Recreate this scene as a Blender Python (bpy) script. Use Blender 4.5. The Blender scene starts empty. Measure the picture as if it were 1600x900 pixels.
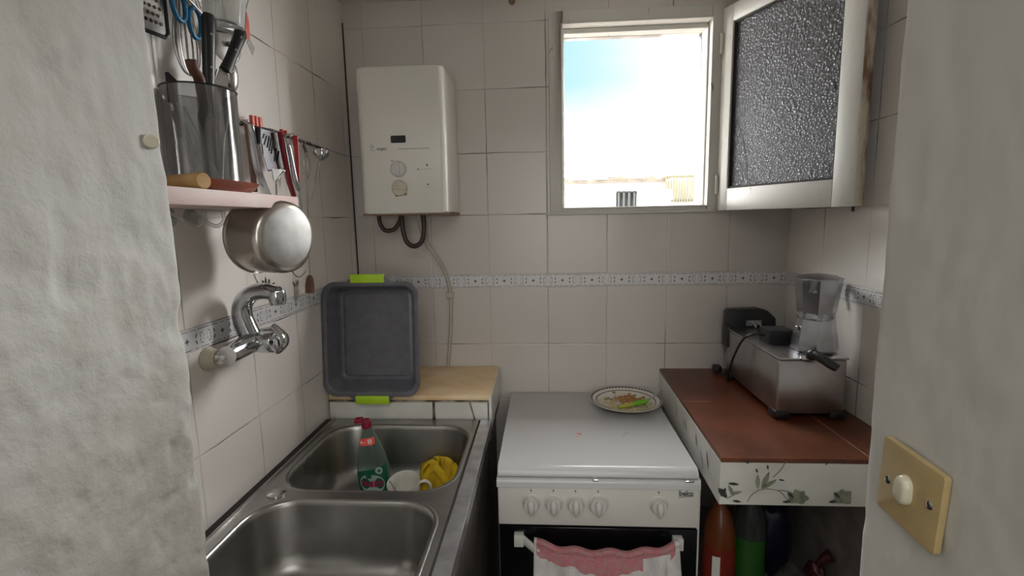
import bpy, bmesh, math, random
from mathutils import Vector, Matrix, noise
from mathutils.geometry import tessellate_polygon
C = bpy.context.scene.collection
random.seed(7)
# ------------------------------------------------------------------ camera
FPX, YAW, PITCH, ROLL = 770.3, .0676, .1394, -.0202
CAM = Vector((.6547, -1.682, 1.454))
_c, _s = math.cos(YAW), math.sin(YAW)
FW = Vector((-_s*math.cos(PITCH), _c*math.cos(PITCH), -math.sin(PITCH)))
_rt = Vector((_c, _s, 0)); _up = _rt.cross(FW)
R2 = math.cos(ROLL)*_rt + math.sin(ROLL)*_up
U2 = -math.sin(ROLL)*_rt + math.cos(ROLL)*_up
cd = bpy.data.cameras.new('camera'); cam = bpy.data.objects.new('camera', cd); C.objects.link(cam)
cd.sensor_width = 36; cd.lens = FPX/1600*36; cd.clip_start = .02; cd.clip_end = 500
m = Matrix.Identity(4)
for i in range(3):
    m[i][0] = R2[i]; m[i][1] = U2[i]; m[i][2] = -FW[i]; m[i][3] = CAM[i]
cam.matrix_world = m
bpy.context.scene.camera = cam

def at(px, py, ax, v):
    """point of the real plane ax=v seen at a pixel of the photograph (used to measure positions)"""
    d = FW + R2*(px-800)/FPX - U2*(py-450)/FPX
    i = 'xyz'.index(ax)
    return CAM + d*((v-CAM[i])/d[i])

# ------------------------------------------------------------------ light
vs = bpy.context.scene.view_settings
vs.view_transform = 'Standard'; vs.look = 'None'; vs.gamma = 1; vs.use_curve_mapping = False
vs.exposure = 0.12
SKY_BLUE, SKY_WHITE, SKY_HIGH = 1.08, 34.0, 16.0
HALL_POWER, HALL_TOP, SUN_POWER = 13.0, 20.0, 4.0
w = bpy.data.worlds.new('sky'); bpy.context.scene.world = w; w.use_nodes = True
nt = w.node_tree; nt.nodes.clear()
def N(t, **k):
    n = nt.nodes.new(t)
    for a, b in k.items(): setattr(n, a, b)
    return n
tc = N('ShaderNodeTexCoord'); sep = N('ShaderNodeSeparateXYZ'); nt.links.new(tc.outputs['Generated'], sep.inputs[0])
nz = N('ShaderNodeTexNoise'); nz.inputs['Scale'].default_value = 3.2; nz.inputs['Detail'].default_value = 5
mp = N('ShaderNodeMapping'); mp.inputs['Scale'].default_value = (1, 1, 2.2); mp.inputs['Location'].default_value = (.15, 0, .3)
nt.links.new(tc.outputs['Generated'], mp.inputs[0]); nt.links.new(mp.outputs[0], nz.inputs[0])
def M_(op, a, b=None):
    n = N('ShaderNodeMath', operation=op)
    for i, x in enumerate((a, b)):
        if x is None: continue
        if isinstance(x, (int, float)): n.inputs[i].default_value = x
        else: nt.links.new(x, n.inputs[i])
    return n.outputs[0]
def RMP(x, a, b, c=0., d=1.):
    n = N('ShaderNodeMapRange'); n.interpolation_type = 'SMOOTHSTEP'
    nt.links.new(x, n.inputs[0])
    for i, v in enumerate((a, b, c, d)): n.inputs[i+1].default_value = v
    return n.outputs[0]
# clear blue higher up and to the left of the cloud bank over the houses
px_ = M_('ADD', sep.outputs[0], M_('MULTIPLY', nz.outputs['Fac'], .16))
thin = M_('MULTIPLY', RMP(px_, .46, .38), RMP(M_('ADD', sep.outputs[2], M_('MULTIPLY', nz.outputs['Fac'], .1)), .12, .17))
thin = M_('MULTIPLY', thin, RMP(sep.outputs[2], .55, .4))
blue = M_('MULTIPLY', RMP(px_, .34, .10), RMP(M_('ADD', sep.outputs[2], M_('MULTIPLY', nz.outputs['Fac'], .1)), .21, .30))
blue = M_('MULTIPLY', blue, RMP(sep.outputs[2], .55, .4))
mixc = N('ShaderNodeMix', data_type='RGBA'); nt.links.new(blue, mixc.inputs['Factor'])
mixc.inputs[6].default_value = (1, 1, 1, 1); mixc.inputs[7].default_value = (.50, .80, .93, 1)
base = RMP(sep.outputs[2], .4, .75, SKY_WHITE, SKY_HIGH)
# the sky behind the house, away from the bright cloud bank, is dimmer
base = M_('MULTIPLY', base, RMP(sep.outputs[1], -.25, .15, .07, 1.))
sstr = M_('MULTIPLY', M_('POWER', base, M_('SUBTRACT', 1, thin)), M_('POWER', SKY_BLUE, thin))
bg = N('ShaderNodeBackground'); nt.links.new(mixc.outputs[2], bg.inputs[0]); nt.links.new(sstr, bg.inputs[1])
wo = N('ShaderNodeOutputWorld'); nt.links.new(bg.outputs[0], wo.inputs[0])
# the sun stands behind the house and lights the fronts across the street
sd = bpy.data.lights.new('sun', 'SUN'); sd.energy = SUN_POWER; sd.angle = .01; sd.color = (1, .97, .92)
so = bpy.data.objects.new('sun', sd); C.objects.link(so); so.location = (0, -6, 12)
so.rotation_euler = Vector((.35, .8, -.75)).to_track_quat('-Z', 'Y').to_euler()
# added fill lamps in the unseen hall, behind and above the camera
def area(name, loc, direction, sx, sy, power, col=(1, 1, 1), portal=False):
    l = bpy.data.lights.new(name, 'AREA'); l.shape = 'RECTANGLE'; l.size = sx; l.size_y = sy; l.energy = power; l.color = col
    o = bpy.data.objects.new(name, l); C.objects.link(o); o.location = loc
    o.rotation_euler = Vector(direction).to_track_quat('-Z', 'Y').to_euler()
    if portal: l.cycles.is_portal = True
    return o
area('hall_fill', (.85, -4.05, 1.55), (0, 1, .0), 1.1, 1.3, HALL_POWER, (1, .98, .93))  # added fill from behind for the object fronts
area('hall_top_fill', (.6, -2.7, 2.46), (0, 0, -1), 1.8, 1.4, HALL_TOP, (1, .99, .96))  # added overhead fill to brighten both jambs
area('window_portal', (.952, .24, 1.77), (0, -1, 0), .62, .7, 1, portal=True)

# ------------------------------------------------------------------ helpers
class MB:
    def __init__(s): s.v = []; s.f = []; s.m = []
    def add(s, vs, fs, mi=0):
        o = len(s.v); s.v += [Vector(p) for p in vs]
        for f in fs: s.f.append([o+i for i in f]); s.m.append(mi)
        return s
    def box(s, x0, x1, y0, y1, z0, z1, mi=0):
        x0, x1 = sorted((x0, x1)); y0, y1 = sorted((y0, y1)); z0, z1 = sorted((z0, z1))
        v = [(x, y, z) for x in (x0, x1) for y in (y0, y1) for z in (z0, z1)]
        return s.add(v, [(0,1,3,2),(4,6,7,5),(0,4,5,1),(2,3,7,6),(0,2,6,4),(1,5,7,3)], mi)
    def obox(s, c, ax, ay, az, mi=0):
        c, ax, ay, az = map(Vector, (c, ax, ay, az))
        v = [c+a*ax+b*ay+d*az for a in (-1,1) for b in (-1,1) for d in (-1,1)]
        return s.add(v, [(0,1,3,2),(4,6,7,5),(0,4,5,1),(2,3,7,6),(0,2,6,4),(1,5,7,3)], mi)
    def loft(s, rings, closed=True, caps=True, mi=0, cyc=False):
        n = len(rings[0]); vs = [p for r in rings for p in r]; fs = []
        k = len(rings)
        for i in range(k if cyc else k-1):
            j2 = (i+1) % k
            for j in range(n if closed else n-1):
                a = i*n+j; b = i*n+(j+1) % n; c = j2*n+(j+1) % n; d = j2*n+j
                fs.append((a, b, c, d))
        if caps and not cyc: fs.append(tuple(range(n))[::-1]); fs.append(tuple(range((k-1)*n, k*n)))
        return s.add(vs, fs, mi)
    def tube(s, pts, r, n=10, caps=True, closed=False, mi=0, flat=None):
        pts = [Vector(p) for p in pts]; k = len(pts)
        if not isinstance(r, (list, tuple)): r = [r]*k
        t0 = (pts[1]-pts[0]).normalized()
        up = Vector((0,0,1)) if abs(t0.z) < .9 else Vector((1,0,0))
        if flat is not None: up = Vector(flat)
        nrm = (up - t0*up.dot(t0)).normalized(); rings = []
        for i, p in enumerate(pts):
            if closed: t = (pts[(i+1)%k]-pts[i-1]).normalized()
            else: t = (pts[min(i+1,k-1)]-pts[max(i-1,0)]).normalized()
            nrm = (nrm - t*nrm.dot(t)).normalized(); b = t.cross(nrm)
            rr = r[i]; ra, rb = (rr if isinstance(rr, tuple) else (rr, rr))
            rings.append([p + nrm*ra*math.cos(2*math.pi*j/n) + b*rb*math.sin(2*math.pi*j/n) for j in range(n)])
        return s.loft(rings, caps=caps, mi=mi, cyc=closed)
    def lathe(s, prof, o, axis=(0,0,1), n=32, mi=0, caps=False, xdir=None):
        o = Vector(o); a = Vector(axis).normalized()
        x = Vector(xdir) if xdir else (Vector((1,0,0)) if abs(a.x) < .9 else Vector((0,1,0)))
        x = (x - a*x.dot(a)).normalized(); y = a.cross(x)
        rings = [[o + a*z + (x*math.cos(2*math.pi*j/n)+y*math.sin(2*math.pi*j/n))*max(r, 1e-5) for j in range(n)] for r, z in prof]
        return s.loft(rings, caps=caps, mi=mi)
    def prism(s, outline, off, mi=0):
        o = [Vector(p) for p in outline]; off = Vector(off); n = len(o)
        tri = tessellate_polygon([o])
        vs = o + [p+off for p in o]
        fs = [tuple(t) for t in tri] + [tuple(i+n for i in t)[::-1] for t in tri] + [(i, i+n, (i+1)%n+n, (i+1)%n) for i in range(n)]
        return s.add(vs, fs, mi)
    def poly(s, outline, mi=0):
        o = [Vector(p) for p in outline]
        return s.add(o, [tuple(t) for t in tessellate_polygon([o])], mi)
    def sphere(s, c, r, n=16, k=10, mi=0, sc=(1,1,1)):
        c = Vector(c); rings = []
        for i in range(k+1):
            a = math.pi*i/k; rr = max(math.sin(a), 1e-4)
            rings.append([c+Vector((r*sc[0]*rr*math.cos(2*math.pi*j/n), r*sc[1]*rr*math.sin(2*math.pi*j/n), r*sc[2]*math.cos(a))) for j in range(n)])
        return s.loft(rings, caps=False, mi=mi)
    def grid(s, fn, nu, nv, mi=0, mfn=None):
        vs = [fn(i/nu, j/nv) for i in range(nu+1) for j in range(nv+1)]
        o = len(s.v); s.v += [Vector(p) for p in vs]
        for i in range(nu):
            for j in range(nv):
                a = i*(nv+1)+j
                s.f.append([o+a, o+a+1, o+a+nv+2, o+a+nv+1]); s.m.append(mfn((i+.5)/nu, (j+.5)/nv) if mfn else mi)
        return s
    def build(s, name, mats, parent=None, bevel=0, seg=2, ang=38, flat=False, weld=True, solid=0, label=None, sub=0):
        bm = bmesh.new(); V = [bm.verts.new(p) for p in s.v]
        for f, mi in zip(s.f, s.m):
            try: fc = bm.faces.new([V[i] for i in f]); fc.material_index = mi
            except ValueError: pass
        if weld: bmesh.ops.remove_doubles(bm, verts=bm.verts, dist=1e-5)
        if not solid: bmesh.ops.recalc_face_normals(bm, faces=bm.faces)
        if bevel:
            ed = [e for e in bm.edges if e.is_manifold and e.calc_face_angle(0) > .5]
            bmesh.ops.bevel(bm, geom=ed, offset=bevel, segments=seg, affect='EDGES', profile=.5, clamp_overlap=True)
        for f in bm.faces: f.smooth = not flat
        for e in bm.edges:
            if e.is_manifold and e.calc_face_angle(0) > math.radians(ang): e.smooth = False
        me = bpy.data.meshes.new(name); bm.to_mesh(me); bm.free()
        if not isinstance(mats, (list, tuple)): mats = [mats]
        for q in mats: me.materials.append(q)
        o = bpy.data.objects.new(name, me); C.objects.link(o)
        if parent:
            o.parent = parent; o.matrix_parent_inverse = parent.matrix_world.inverted()
        if solid:
            md = o.modifiers.new('thickness', 'SOLIDIFY'); md.thickness = solid; md.offset = 0
        if sub:
            md = o.modifiers.new('smooth', 'SUBSURF'); md.levels = sub; md.render_levels = sub
        if label: o['label'] = label
        return o
def tag(o, label, cat, group=None, kind=None):
    o['label'] = label; o['category'] = cat
    if group: o['group'] = group
    if kind: o['kind'] = kind
    return o
def thing(name, loc, label, cat, group=None):
    o = bpy.data.objects.new(name, None); o.empty_display_size = .05; C.objects.link(o); o.location = loc
    o.matrix_world = Matrix.Translation(Vector(loc))
    return tag(o, label, cat, group)
def struct(name, mb, mats, **k):
    o = mb.build(name, mats, **k); o['kind'] = 'structure'; return o
def spline(pts, n=8, closed=False):
    P = [Vector(p) for p in pts]; k = len(P); out = []
    rng = range(k) if closed else range(k-1)
    for i in rng:
        if closed: a, b, c, d = P[i-1], P[i], P[(i+1)%k], P[(i+2)%k]
        else: a, b, c, d = P[max(i-1,0)], P[i], P[i+1], P[min(i+2,k-1)]
        for j in range(n):
            t = j/n
            out.append(.5*((2*b)+(-a+c)*t+(2*a-5*b+4*c-d)*t*t+(-a+3*b-3*c+d)*t**3))
    if not closed: out.append(P[-1])
    return out
def rrect(cx, cy, hx, hy, r, n=8):
    r = max(min(r, hx, hy), 1e-4); out = []
    for q, (sx, sy) in enumerate(((1,1),(-1,1),(-1,-1),(1,-1))):
        for j in range(n+1):
            a = math.pi/2*(q+j/n)
            out.append((cx+sx*(hx-r)+r*math.cos(a), cy+sy*(hy-r)+r*math.sin(a)))
    return out
def text_mesh(body, size, origin, xdir, ydir, mat, name, parent, bold=0.0, align='CENTER', fn=None, sx=1, label=None):
    cu = bpy.data.curves.new('lettering', 'FONT'); cu.body = body; cu.size = size; cu.align_x = align; cu.align_y = 'CENTER'
    cu.offset = bold; cu.extrude = 0.0002; cu.resolution_u = 3
    to = bpy.data.objects.new('lettering', cu); C.objects.link(to)
    dg = bpy.context.evaluated_depsgraph_get(); dg.update()
    me = bpy.data.meshes.new_from_object(to.evaluated_get(dg)); bpy.data.objects.remove(to)
    x = Vector(xdir).normalized(); y = Vector(ydir).normalized(); z = x.cross(y); o = Vector(origin)
    for v in me.vertices:
        p = v.co.copy(); p.x *= sx
        v.co = fn(p) if fn else o + x*p.x + y*p.y + z*p.z
    me.materials.clear(); me.materials.append(mat)
    ob = bpy.data.objects.new(name, me); C.objects.link(ob)
    if parent: ob.parent = parent; ob.matrix_parent_inverse = parent.matrix_world.inverted()
    if label: ob['label'] = label
    return ob

# ------------------------------------------------------------------ materials
class MT:
    def __init__(s, name, col=(.8,.8,.8), rough=.5, metal=0, spec=.5, **k):
        s.mat = bpy.data.materials.new(name); s.mat.use_nodes = True; s.nt = s.mat.node_tree
        s.b = s.nt.nodes['Principled BSDF']
        s.b.inputs['Base Color'].default_value = (*col, 1); s.b.inputs['Roughness'].default_value = rough
        s.b.inputs['Metallic'].default_value = metal; s.b.inputs['Specular IOR Level'].default_value = spec
        for a, b in k.items(): s.b.inputs[a.replace('_', ' ')].default_value = b
        s._co = None
    def co(s):
        if not s._co: s._co = s.nt.nodes.new('ShaderNodeTexCoord').outputs['Object']
        return s._co
    def node(s, t, **k):
        n = s.nt.nodes.new(t)
        for a, b in k.items(): setattr(n, a, b)
        return n
    def L(s, a, b): s.nt.links.new(a, b)
    def math(s, op, a, b=None, c=None):
        n = s.node('ShaderNodeMath', operation=op)
        for i, x in enumerate((a, b, c)):
            if x is None: continue
            if isinstance(x, (int, float)): n.inputs[i].default_value = x
            else: s.L(x, n.inputs[i])
        return n.outputs[0]
    def noise(s, scale=5, detail=4, rough=.5, stretch=(1,1,1), dist=0, loc=(0,0,0)):
        mp = s.node('ShaderNodeMapping'); mp.inputs['Scale'].default_value = stretch; mp.inputs['Location'].default_value = loc
        s.L(s.co(), mp.inputs[0])
        n = s.node('ShaderNodeTexNoise'); n.inputs['Scale'].default_value = scale; n.inputs['Detail'].default_value = detail
        n.inputs['Roughness'].default_value = rough; n.inputs['Distortion'].default_value = dist; s.L(mp.outputs[0], n.inputs['Vector'])
        return n.outputs['Fac']
    def rng(s, x, a, b, c=0., d=1.):
        n = s.node('ShaderNodeMapRange'); s.L(x, n.inputs[0])
        for i, v in enumerate((a, b, c, d)): n.inputs[i+1].default_value = v
        return n.outputs[0]
    def mix(s, f, a, b):
        n = s.node('ShaderNodeMix', data_type='RGBA')
        for sock, x in ((n.inputs['Factor'], f), (n.inputs[6], a), (n.inputs[7], b)):
            if isinstance(x, tuple): sock.default_value = (*x, 1)
            elif isinstance(x, (int, float)): sock.default_value = x
            else: s.L(x, sock)
        return n.outputs[2]
    def color(s, x): s.L(x, s.b.inputs['Base Color']); return s
    def bump(s, h, strength=.3, dist=.01):
        n = s.node('ShaderNodeBump'); n.inputs['Strength'].default_value = strength; n.inputs['Distance'].default_value = dist
        s.L(h, n.inputs['Height']); s.L(n.outputs[0], s.b.inputs['Normal']); return s
    def var(s, a, b, scale=5, lo=.35, hi=.65, **k):
        s.color(s.mix(s.rng(s.noise(scale, **k), lo, hi), a, b)); return s

def plain(name, col, rough=.5, metal=0, v=.12, scale=20, bump=0, **k):
    t = MT(name, col, rough, metal, **k)
    d = tuple(c*(1-v) for c in col)
    t.var(col, d, scale)
    if bump: t.bump(t.noise(scale*4), bump, .002)
    return t.mat

TILE_COL, TILE_COL2 = (.78, .735, .69), (.755, .71, .665)
def tile_wall(name, hor, h0, white=1.0):  # white scales the tile colour by how lit the wall looks
    """0.2 m wall tiles; hor = 0 (along x) or 1 (along y); joints start at h0"""
    t = MT(name, rough=.28); sp = t.node('ShaderNodeSeparateXYZ'); t.L(t.co(), sp.inputs[0])
    wob = t.math('MULTIPLY', t.math('SUBTRACT', t.noise(9, 2), .5), .006)
    u = t.math('DIVIDE', t.math('SUBTRACT', t.math('ADD', sp.outputs[hor], wob), h0), .2)
    z = t.math('ADD', sp.outputs[2], wob)
    up = t.math('GREATER_THAN', z, 1.243)
    v1 = t.math('DIVIDE', t.math('SUBTRACT', z, 1.02), .2)
    v2 = t.math('DIVIDE', t.math('SUBTRACT', z, 1.2646), .204)
    v = t.math('ADD', t.math('MULTIPLY', up, v2), t.math('MULTIPLY', t.math('SUBTRACT', 1, up), v1))
    def edge(q):
        f = t.math('FRACT', q); return t.math('MINIMUM', f, t.math('SUBTRACT', 1, f))
    e = t.math('MINIMUM', edge(u), edge(v))
    dirt = t.rng(t.noise(3.5, 4), .44, .66)
    wd = t.math('ADD', .0035, t.math('MULTIPLY', dirt, .0045))
    g = t.math('LESS_THAN', e, wd)
    cell = t.node('ShaderNodeCombineXYZ'); t.L(t.math('FLOOR', u), cell.inputs[0]); t.L(t.math('FLOOR', v), cell.inputs[1]); t.L(up, cell.inputs[2])
    wn = t.node('ShaderNodeTexWhiteNoise'); t.L(cell.outputs[0], wn.inputs[0])
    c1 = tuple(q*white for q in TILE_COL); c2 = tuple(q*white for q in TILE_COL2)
    body = t.mix(wn.outputs['Value'], c1, c2)
    body = t.mix(t.rng(t.noise(2.5, 5), .45, .8, 0, .30), body, (.47, .44, .39))
    joint = t.mix(dirt, tuple(q*.74 for q in c1), (.12, .095, .08))
    t.color(t.mix(g, body, joint))
    t.L(t.rng(g, 0, 1, .26, .8), t.b.inputs['Roughness'])
    h = t.math('ADD', t.math('MULTIPLY', t.math('SUBTRACT', 1, t.rng(e, 0, .016, 1, 0)), 1.), t.math('MULTIPLY', t.noise(14, 2), .5))
    t.bump(h, .25, .003)
    return t.mat
M = {}
M['tile_back'] = tile_wall('wall_tiles_shaded', 0, .0645, .82)  # same tile as the sides, its weaker light darkened into the colour
M['tile_left'] = tile_wall('side_wall_tiles_lit', 1, -.4452, 1.12)  # same tile, whitened to put the window light into its colour
M['tile_right'] = tile_wall('corner_wall_tiles_lit', 1, -.2079, 1.12)  # same tile, brighter light painted into the colour here too
t = MT('rough_plaster', rough=.85)
spz = t.node('ShaderNodeSeparateXYZ'); t.L(t.co(), spz.inputs[0])
lowd = t.rng(t.math('ADD', spz.outputs[2], t.math('MULTIPLY', t.noise(5, 3), .5)), 1.25, 1.7, .85, .0)
gr_ = t.math('MAXIMUM', t.rng(t.noise(6, 6, .6), .4, .72, 0, .5), t.math('MULTIPLY', lowd, t.rng(t.noise(11, 6, .7), .3, .6, .25, 1)))
t.color(t.mix(gr_, (.50, .50, .465), (.33, .30, .26)))
hh = t.math('ADD', t.math('ADD', t.noise(22, 6, .65), t.math('MULTIPLY', t.noise(70, 5, .6), .12)), t.math('MULTIPLY', t.noise(6, 4, .5, dist=.6), 1.2)); t.bump(hh, .5, .008); M['plaster'] = t.mat
t = MT('smooth_plaster', rough=.8)
t.color(t.mix(t.rng(t.noise(5, 6, .6), .45, .75, 0, .4), (.66, .645, .60), (.57, .54, .48)))
t.bump(t.math('ADD', t.noise(9, 5, .5, (1, 1, .35), .5), t.math('MULTIPLY', t.noise(60, 4), .12)), .35, .005); M['plaster_smooth'] = t.mat
M['ceiling'] = plain('ceiling_paint', (.76, .74, .70), .9, scale=6)
M['hall_paint'] = plain('hall_paint', (.7, .69, .66), .9, scale=4)
M['floor'] = MT('floor_tiles', (.2, .17, .15), .5).var((.2, .165, .145), (.12, .1, .09), 8).mat
t = MT('white_frame_paint', rough=.45)
ck = t.rng(t.noise(38, 6, .7, (1, 1, .25), .4), .64, .70)
t.color(t.mix(ck, (.60, .585, .535), (.22, .17, .13))); t.bump(t.noise(50, 5, .6, (1, 1, .4)), .35, .002); M['paint'] = t.mat
t = MT('bare_wood_edge', rough=.7)
t.color(t.mix(t.rng(t.noise(14, 5, .6, (1, 1, .35)), .42, .55), (.62, .57, .47), (.22, .12, .08))); M['edge_wood'] = t.mat
# textured window glass
t = MT('pebbled_glass', (.22, .22, .23), .27, spec=.6); t.b.inputs['Transmission Weight'].default_value = .6; t.b.inputs['IOR'].default_value = 1.3
vo = t.node('ShaderNodeTexVoronoi'); vo.inputs['Scale'].default_value = 150; t.L(t.co(), vo.inputs['Vector'])
t.bump(t.math('ADD', vo.outputs['Distance'], t.math('MULTIPLY', t.noise(90, 3), .5)), 1., .0024); M['pebble'] = t.mat
M['dark'] = plain('dark_grime', (.03, .025, .022), .8)
M['heater'] = plain('heater_enamel', (.80, .785, .72), .30, v=.04, scale=4)
M['cream'] = plain('aged_cream_plastic', (.62, .58, .45), .4)
M['rust'] = plain('brown_stain', (.32, .19, .11), .8, v=.4, scale=90)
M['black'] = plain('black_plastic', (.016, .016, .018), .38, v=.3)
M['ink'] = plain('grey_print', (.13, .13, .13), .6)
M['hose'] = plain('brown_hose', (.055, .035, .03), .45, v=.3)
M['cord'] = plain('cream_hose', (.52, .48, .40), .5)
M['chrome'] = MT('chrome', (.62, .63, .65), .13, 1).var((.66, .67, .68), (.45, .46, .48), 14).mat
M['steel'] = MT('brushed_steel', (.5, .5, .5), .3, 1)
t = M['steel']; t.var((.50, .49, .47), (.38, .37, .36), 30, stretch=(1, .1, 1)); t.L(t.rng(t.noise(14, 4), .3, .7, .24, .42), t.b.inputs['Roughness']); M['steel'] = t.mat
t = MT('sink_steel', (.5, .49, .47), .32, 1); t.var((.43, .42, .40), (.33, .32, .305), 9); t.L(t.rng(t.noise(9, 5), .3, .7, .26, .42), t.b.inputs['Roughness'])
t.bump(t.noise(240, 2), .06, .001); M['sink'] = t.mat
M['strip'] = MT('aluminium_strip', (.7, .72, .76), .3, 1).var((.72, .74, .78), (.5, .5, .52), 25).mat
t = MT('pot_steel', (.55, .52, .48), .28, 1); t.var((.60, .57, .53), (.32, .24, .17), 9, .45, .75); M['pot'] = t.mat
t = MT('pot_base_steel', (.5, .5, .49), .62, .85); t.var((.50, .50, .49), (.38, .37, .35), 25); M['potbase'] = t.mat
M['alu'] = MT('cast_aluminium', (.5, .51, .54), .27, 1).var((.50, .51, .55), (.36, .37, .39), 16).mat
M['fryer'] = MT('fryer_steel', (.42, .41, .42), .28, 1).var((.52, .51, .52), (.38, .36, .36), 8).mat
M['tray'] = MT('grey_nonstick', (.095, .095, .11), .36).var((.125, .125, .145), (.10, .10, .115), 40).mat
M['lime'] = plain('lime_silicone', (.42, .66, .02), .5, v=.06)
t = MT('shelf_wood', rough=.6); t.color(t.mix(t.rng(t.noise(11, 5, .6, (1, .5, 1)), .35, .65), (.66, .56, .52), (.60, .43, .40))); M['shelf'] = t.mat
M['beech'] = MT('beech_wood', rough=.5).var((.55, .34, .14), (.42, .24, .08), 30, stretch=(1, .15, 1)).mat
M['darkwood'] = MT('dark_wood', rough=.5).var((.14, .07, .035), (.07, .035, .02), 30, stretch=(1, 1, .2)).mat
M['rosewood'] = MT('mid_brown_wood', rough=.5).var((.20, .10, .06), (.13, .06, .04), 40, stretch=(1, 1, .2)).mat
M['clay'] = MT('glazed_clay', rough=.3).var((.24, .055, .022), (.15, .035, .018), 14).mat
M['red'] = plain('red_plastic', (.50, .035, .03), .35)
M['darkred'] = plain('dark_red_plastic', (.24, .012, .018), .3)
M['palered'] = plain('pale_red_plastic', (.75, .16, .12), .4)
M['blue'] = plain('blue_plastic', (.01, .17, .36), .35)
M['green'] = plain('green_plastic', (.16, .50, .02), .4)
M['olive'] = plain('yellow_green_plastic', (.42, .42, .05), .45)
def clear(name, tint, gl=.12, rough=.04, ttint=(.85,.87,.86), metal=0):
    t = MT(name, tint, rough, metal); nt_ = t.nt
    tr = t.node('ShaderNodeBsdfTransparent'); tr.inputs[0].default_value = (*ttint, 1)
    fr = t.node('ShaderNodeLayerWeight'); fr.inputs[0].default_value = .35
    ms = t.node('ShaderNodeMixShader'); t.L(t.rng(fr.outputs['Facing'], 0, 1, gl, .85), ms.inputs[0])
    t.L(tr.outputs[0], ms.inputs[1]); t.L(t.b.outputs[0], ms.inputs[2])
    t.L(ms.outputs[0], nt_.nodes['Material Output'].inputs[0]); return t.mat
M['clearcup'] = clear('smoky_clear_plastic', (.62, .62, .63), .30, .10, (.72, .72, .72), 1)
M['clear'] = clear('clear_plastic', (.85, .85, .84), .22, .05, (.96, .97, .96))
M['stove'] = plain('stove_enamel', (.66, .665, .67), .20, v=.03, scale=3)
M['panel'] = plain('panel_enamel', (.70, .685, .64), .35, v=.05, scale=5)
M['knob'] = plain('white_knob', (.64, .63, .60), .35, v=.04)
M['glassblack'] = plain('black_oven_glass', (.004, .004, .006), .12)
t = MT('towel_cotton', rough=.95); t.var((.66, .64, .63), (.52, .49, .48), 30); t.bump(t.noise(260, 3), .7, .004); M['towel'] = t.mat
t = MT('pink_towel', rough=.95); t.var((.50, .17, .18), (.44, .24, .25), 90); t.bump(t.noise(260, 3), .7, .004); M['pink'] = t.mat
t = MT('terracotta_tiles', rough=.33)
sp = t.node('ShaderNodeSeparateXYZ'); t.L(t.co(), sp.inputs[0])
ex = t.math('ABSOLUTE', t.math('SUBTRACT', t.math('ADD', sp.outputs[0], t.math('MULTIPLY', sp.outputs[1], .02)), 1.334)); ey = t.math('ABSOLUTE', t.math('ADD', sp.outputs[1], .311))
gx = t.math('LESS_THAN', ex, .0016); gy = t.math('MULTIPLY', t.math('LESS_THAN', ey, .0016), t.math('LESS_THAN', sp.outputs[0], 1.12))
g = t.math('MULTIPLY', t.math('MAXIMUM', gx, gy), t.rng(t.noise(18, 3), .3, .55, .2, .9))
body = t.mix(t.rng(t.noise(7, 5), .35, .65), (.17, .047, .016), (.10, .026, .010))
scr = t.rng(t.noise(26, 2, .4, (1, 1, 1), 2.5), .496, .5, 0, 1); scr2 = t.rng(t.noise(26, 2, .4, (1, 1, 1), 2.5), .5, .504, 1, 0)
scm = t.math('MULTIPLY', t.math('MULTIPLY', scr, scr2), t.rng(t.noise(5, 2, loc=(3, 1, 0)), .55, .6, 0, .5))
t.color(t.mix(t.math('MAXIMUM', g, scm), body, (.52, .30, .16))); t.bump(t.noise(30, 4), .12, .002); M['terracotta'] = t.mat
t = MT('worn_white_tile', rough=.3); t.var((.74, .74, .70), (.62, .61, .56), 8); M['wtile'] = t.mat
M['leaf'] = MT('leaf_print', rough=.35).var((.17, .18, .13), (.30, .31, .22), 60).mat
M['leafdark'] = plain('dark_leaf_print', (.04, .045, .04), .35)
M['mortar'] = MT('stained_mortar', rough=.9).var((.36, .31, .25), (.08, .06, .045), 22, .42, .6).mat
t = MT('worn_board', rough=.5); t.color(t.mix(t.rng(t.noise(9, 6, .65), .35, .68), (.90, .72, .46), (.76, .52, .28))); M['board'] = t.mat
M['borderw'] = plain('border_tile_white', (.72, .71, .71), .3, v=.06)
M['borderd'] = plain('border_tile_print', (.095, .095, .11), .4, v=.3, scale=60)
M['china'] = plain('white_china', (.72, .69, .62), .15, v=.04)
M['brownrim'] = plain('brown_rim_print', (.085, .055, .04), .25, v=.3, scale=60)
M['food'] = MT('food_leftovers', rough=.5).var((.52, .30, .07), (.38, .10, .02), 130).mat
M['foodpale'] = MT('pale_leftovers', rough=.5).var((.60, .46, .22), (.42, .38, .16), 90).mat
M['switchplate'] = plain('yellowed_plate', (.56, .42, .20), .35, v=.12, scale=25)
M['switchrocker'] = plain('ivory_rocker', (.72, .68, .52), .22, v=.06)
M['yellow'] = MT('yellow_cloth', rough=.9).var((.68, .47, .01), (.50, .31, .01), 30).mat
M['bottle'] = clear('green_tinted_plastic', (.22, .30, .26), .22, .12, (.52, .62, .57))
M['label_green'] = plain('green_label', (.01, .12, .07), .35)
M['label_pale'] = plain('pale_label', (.40, .50, .44), .4)
M['redcap'] = plain('dark_red_cap', (.26, .01, .03), .35)
M['redprint'] = plain('red_print', (.36, .02, .07), .4)
M['brightred'] = plain('bright_red_sticker', (.85, .09, .07), .4)
M['white'] = plain('white_print', (.75, .73, .70), .5)
M['orange'] = plain('orange_drink_shaded', (.15, .035, .008), .25)  # the counter's shade is darkened into the colours of the bottles beneath
M['colared'] = plain('red_wrapper_shaded', (.20, .02, .012), .35)
M['gdark'] = clear('dark_clear_bottle', (.10, .12, .11), .4, .1, (.25, .3, .27))
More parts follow.
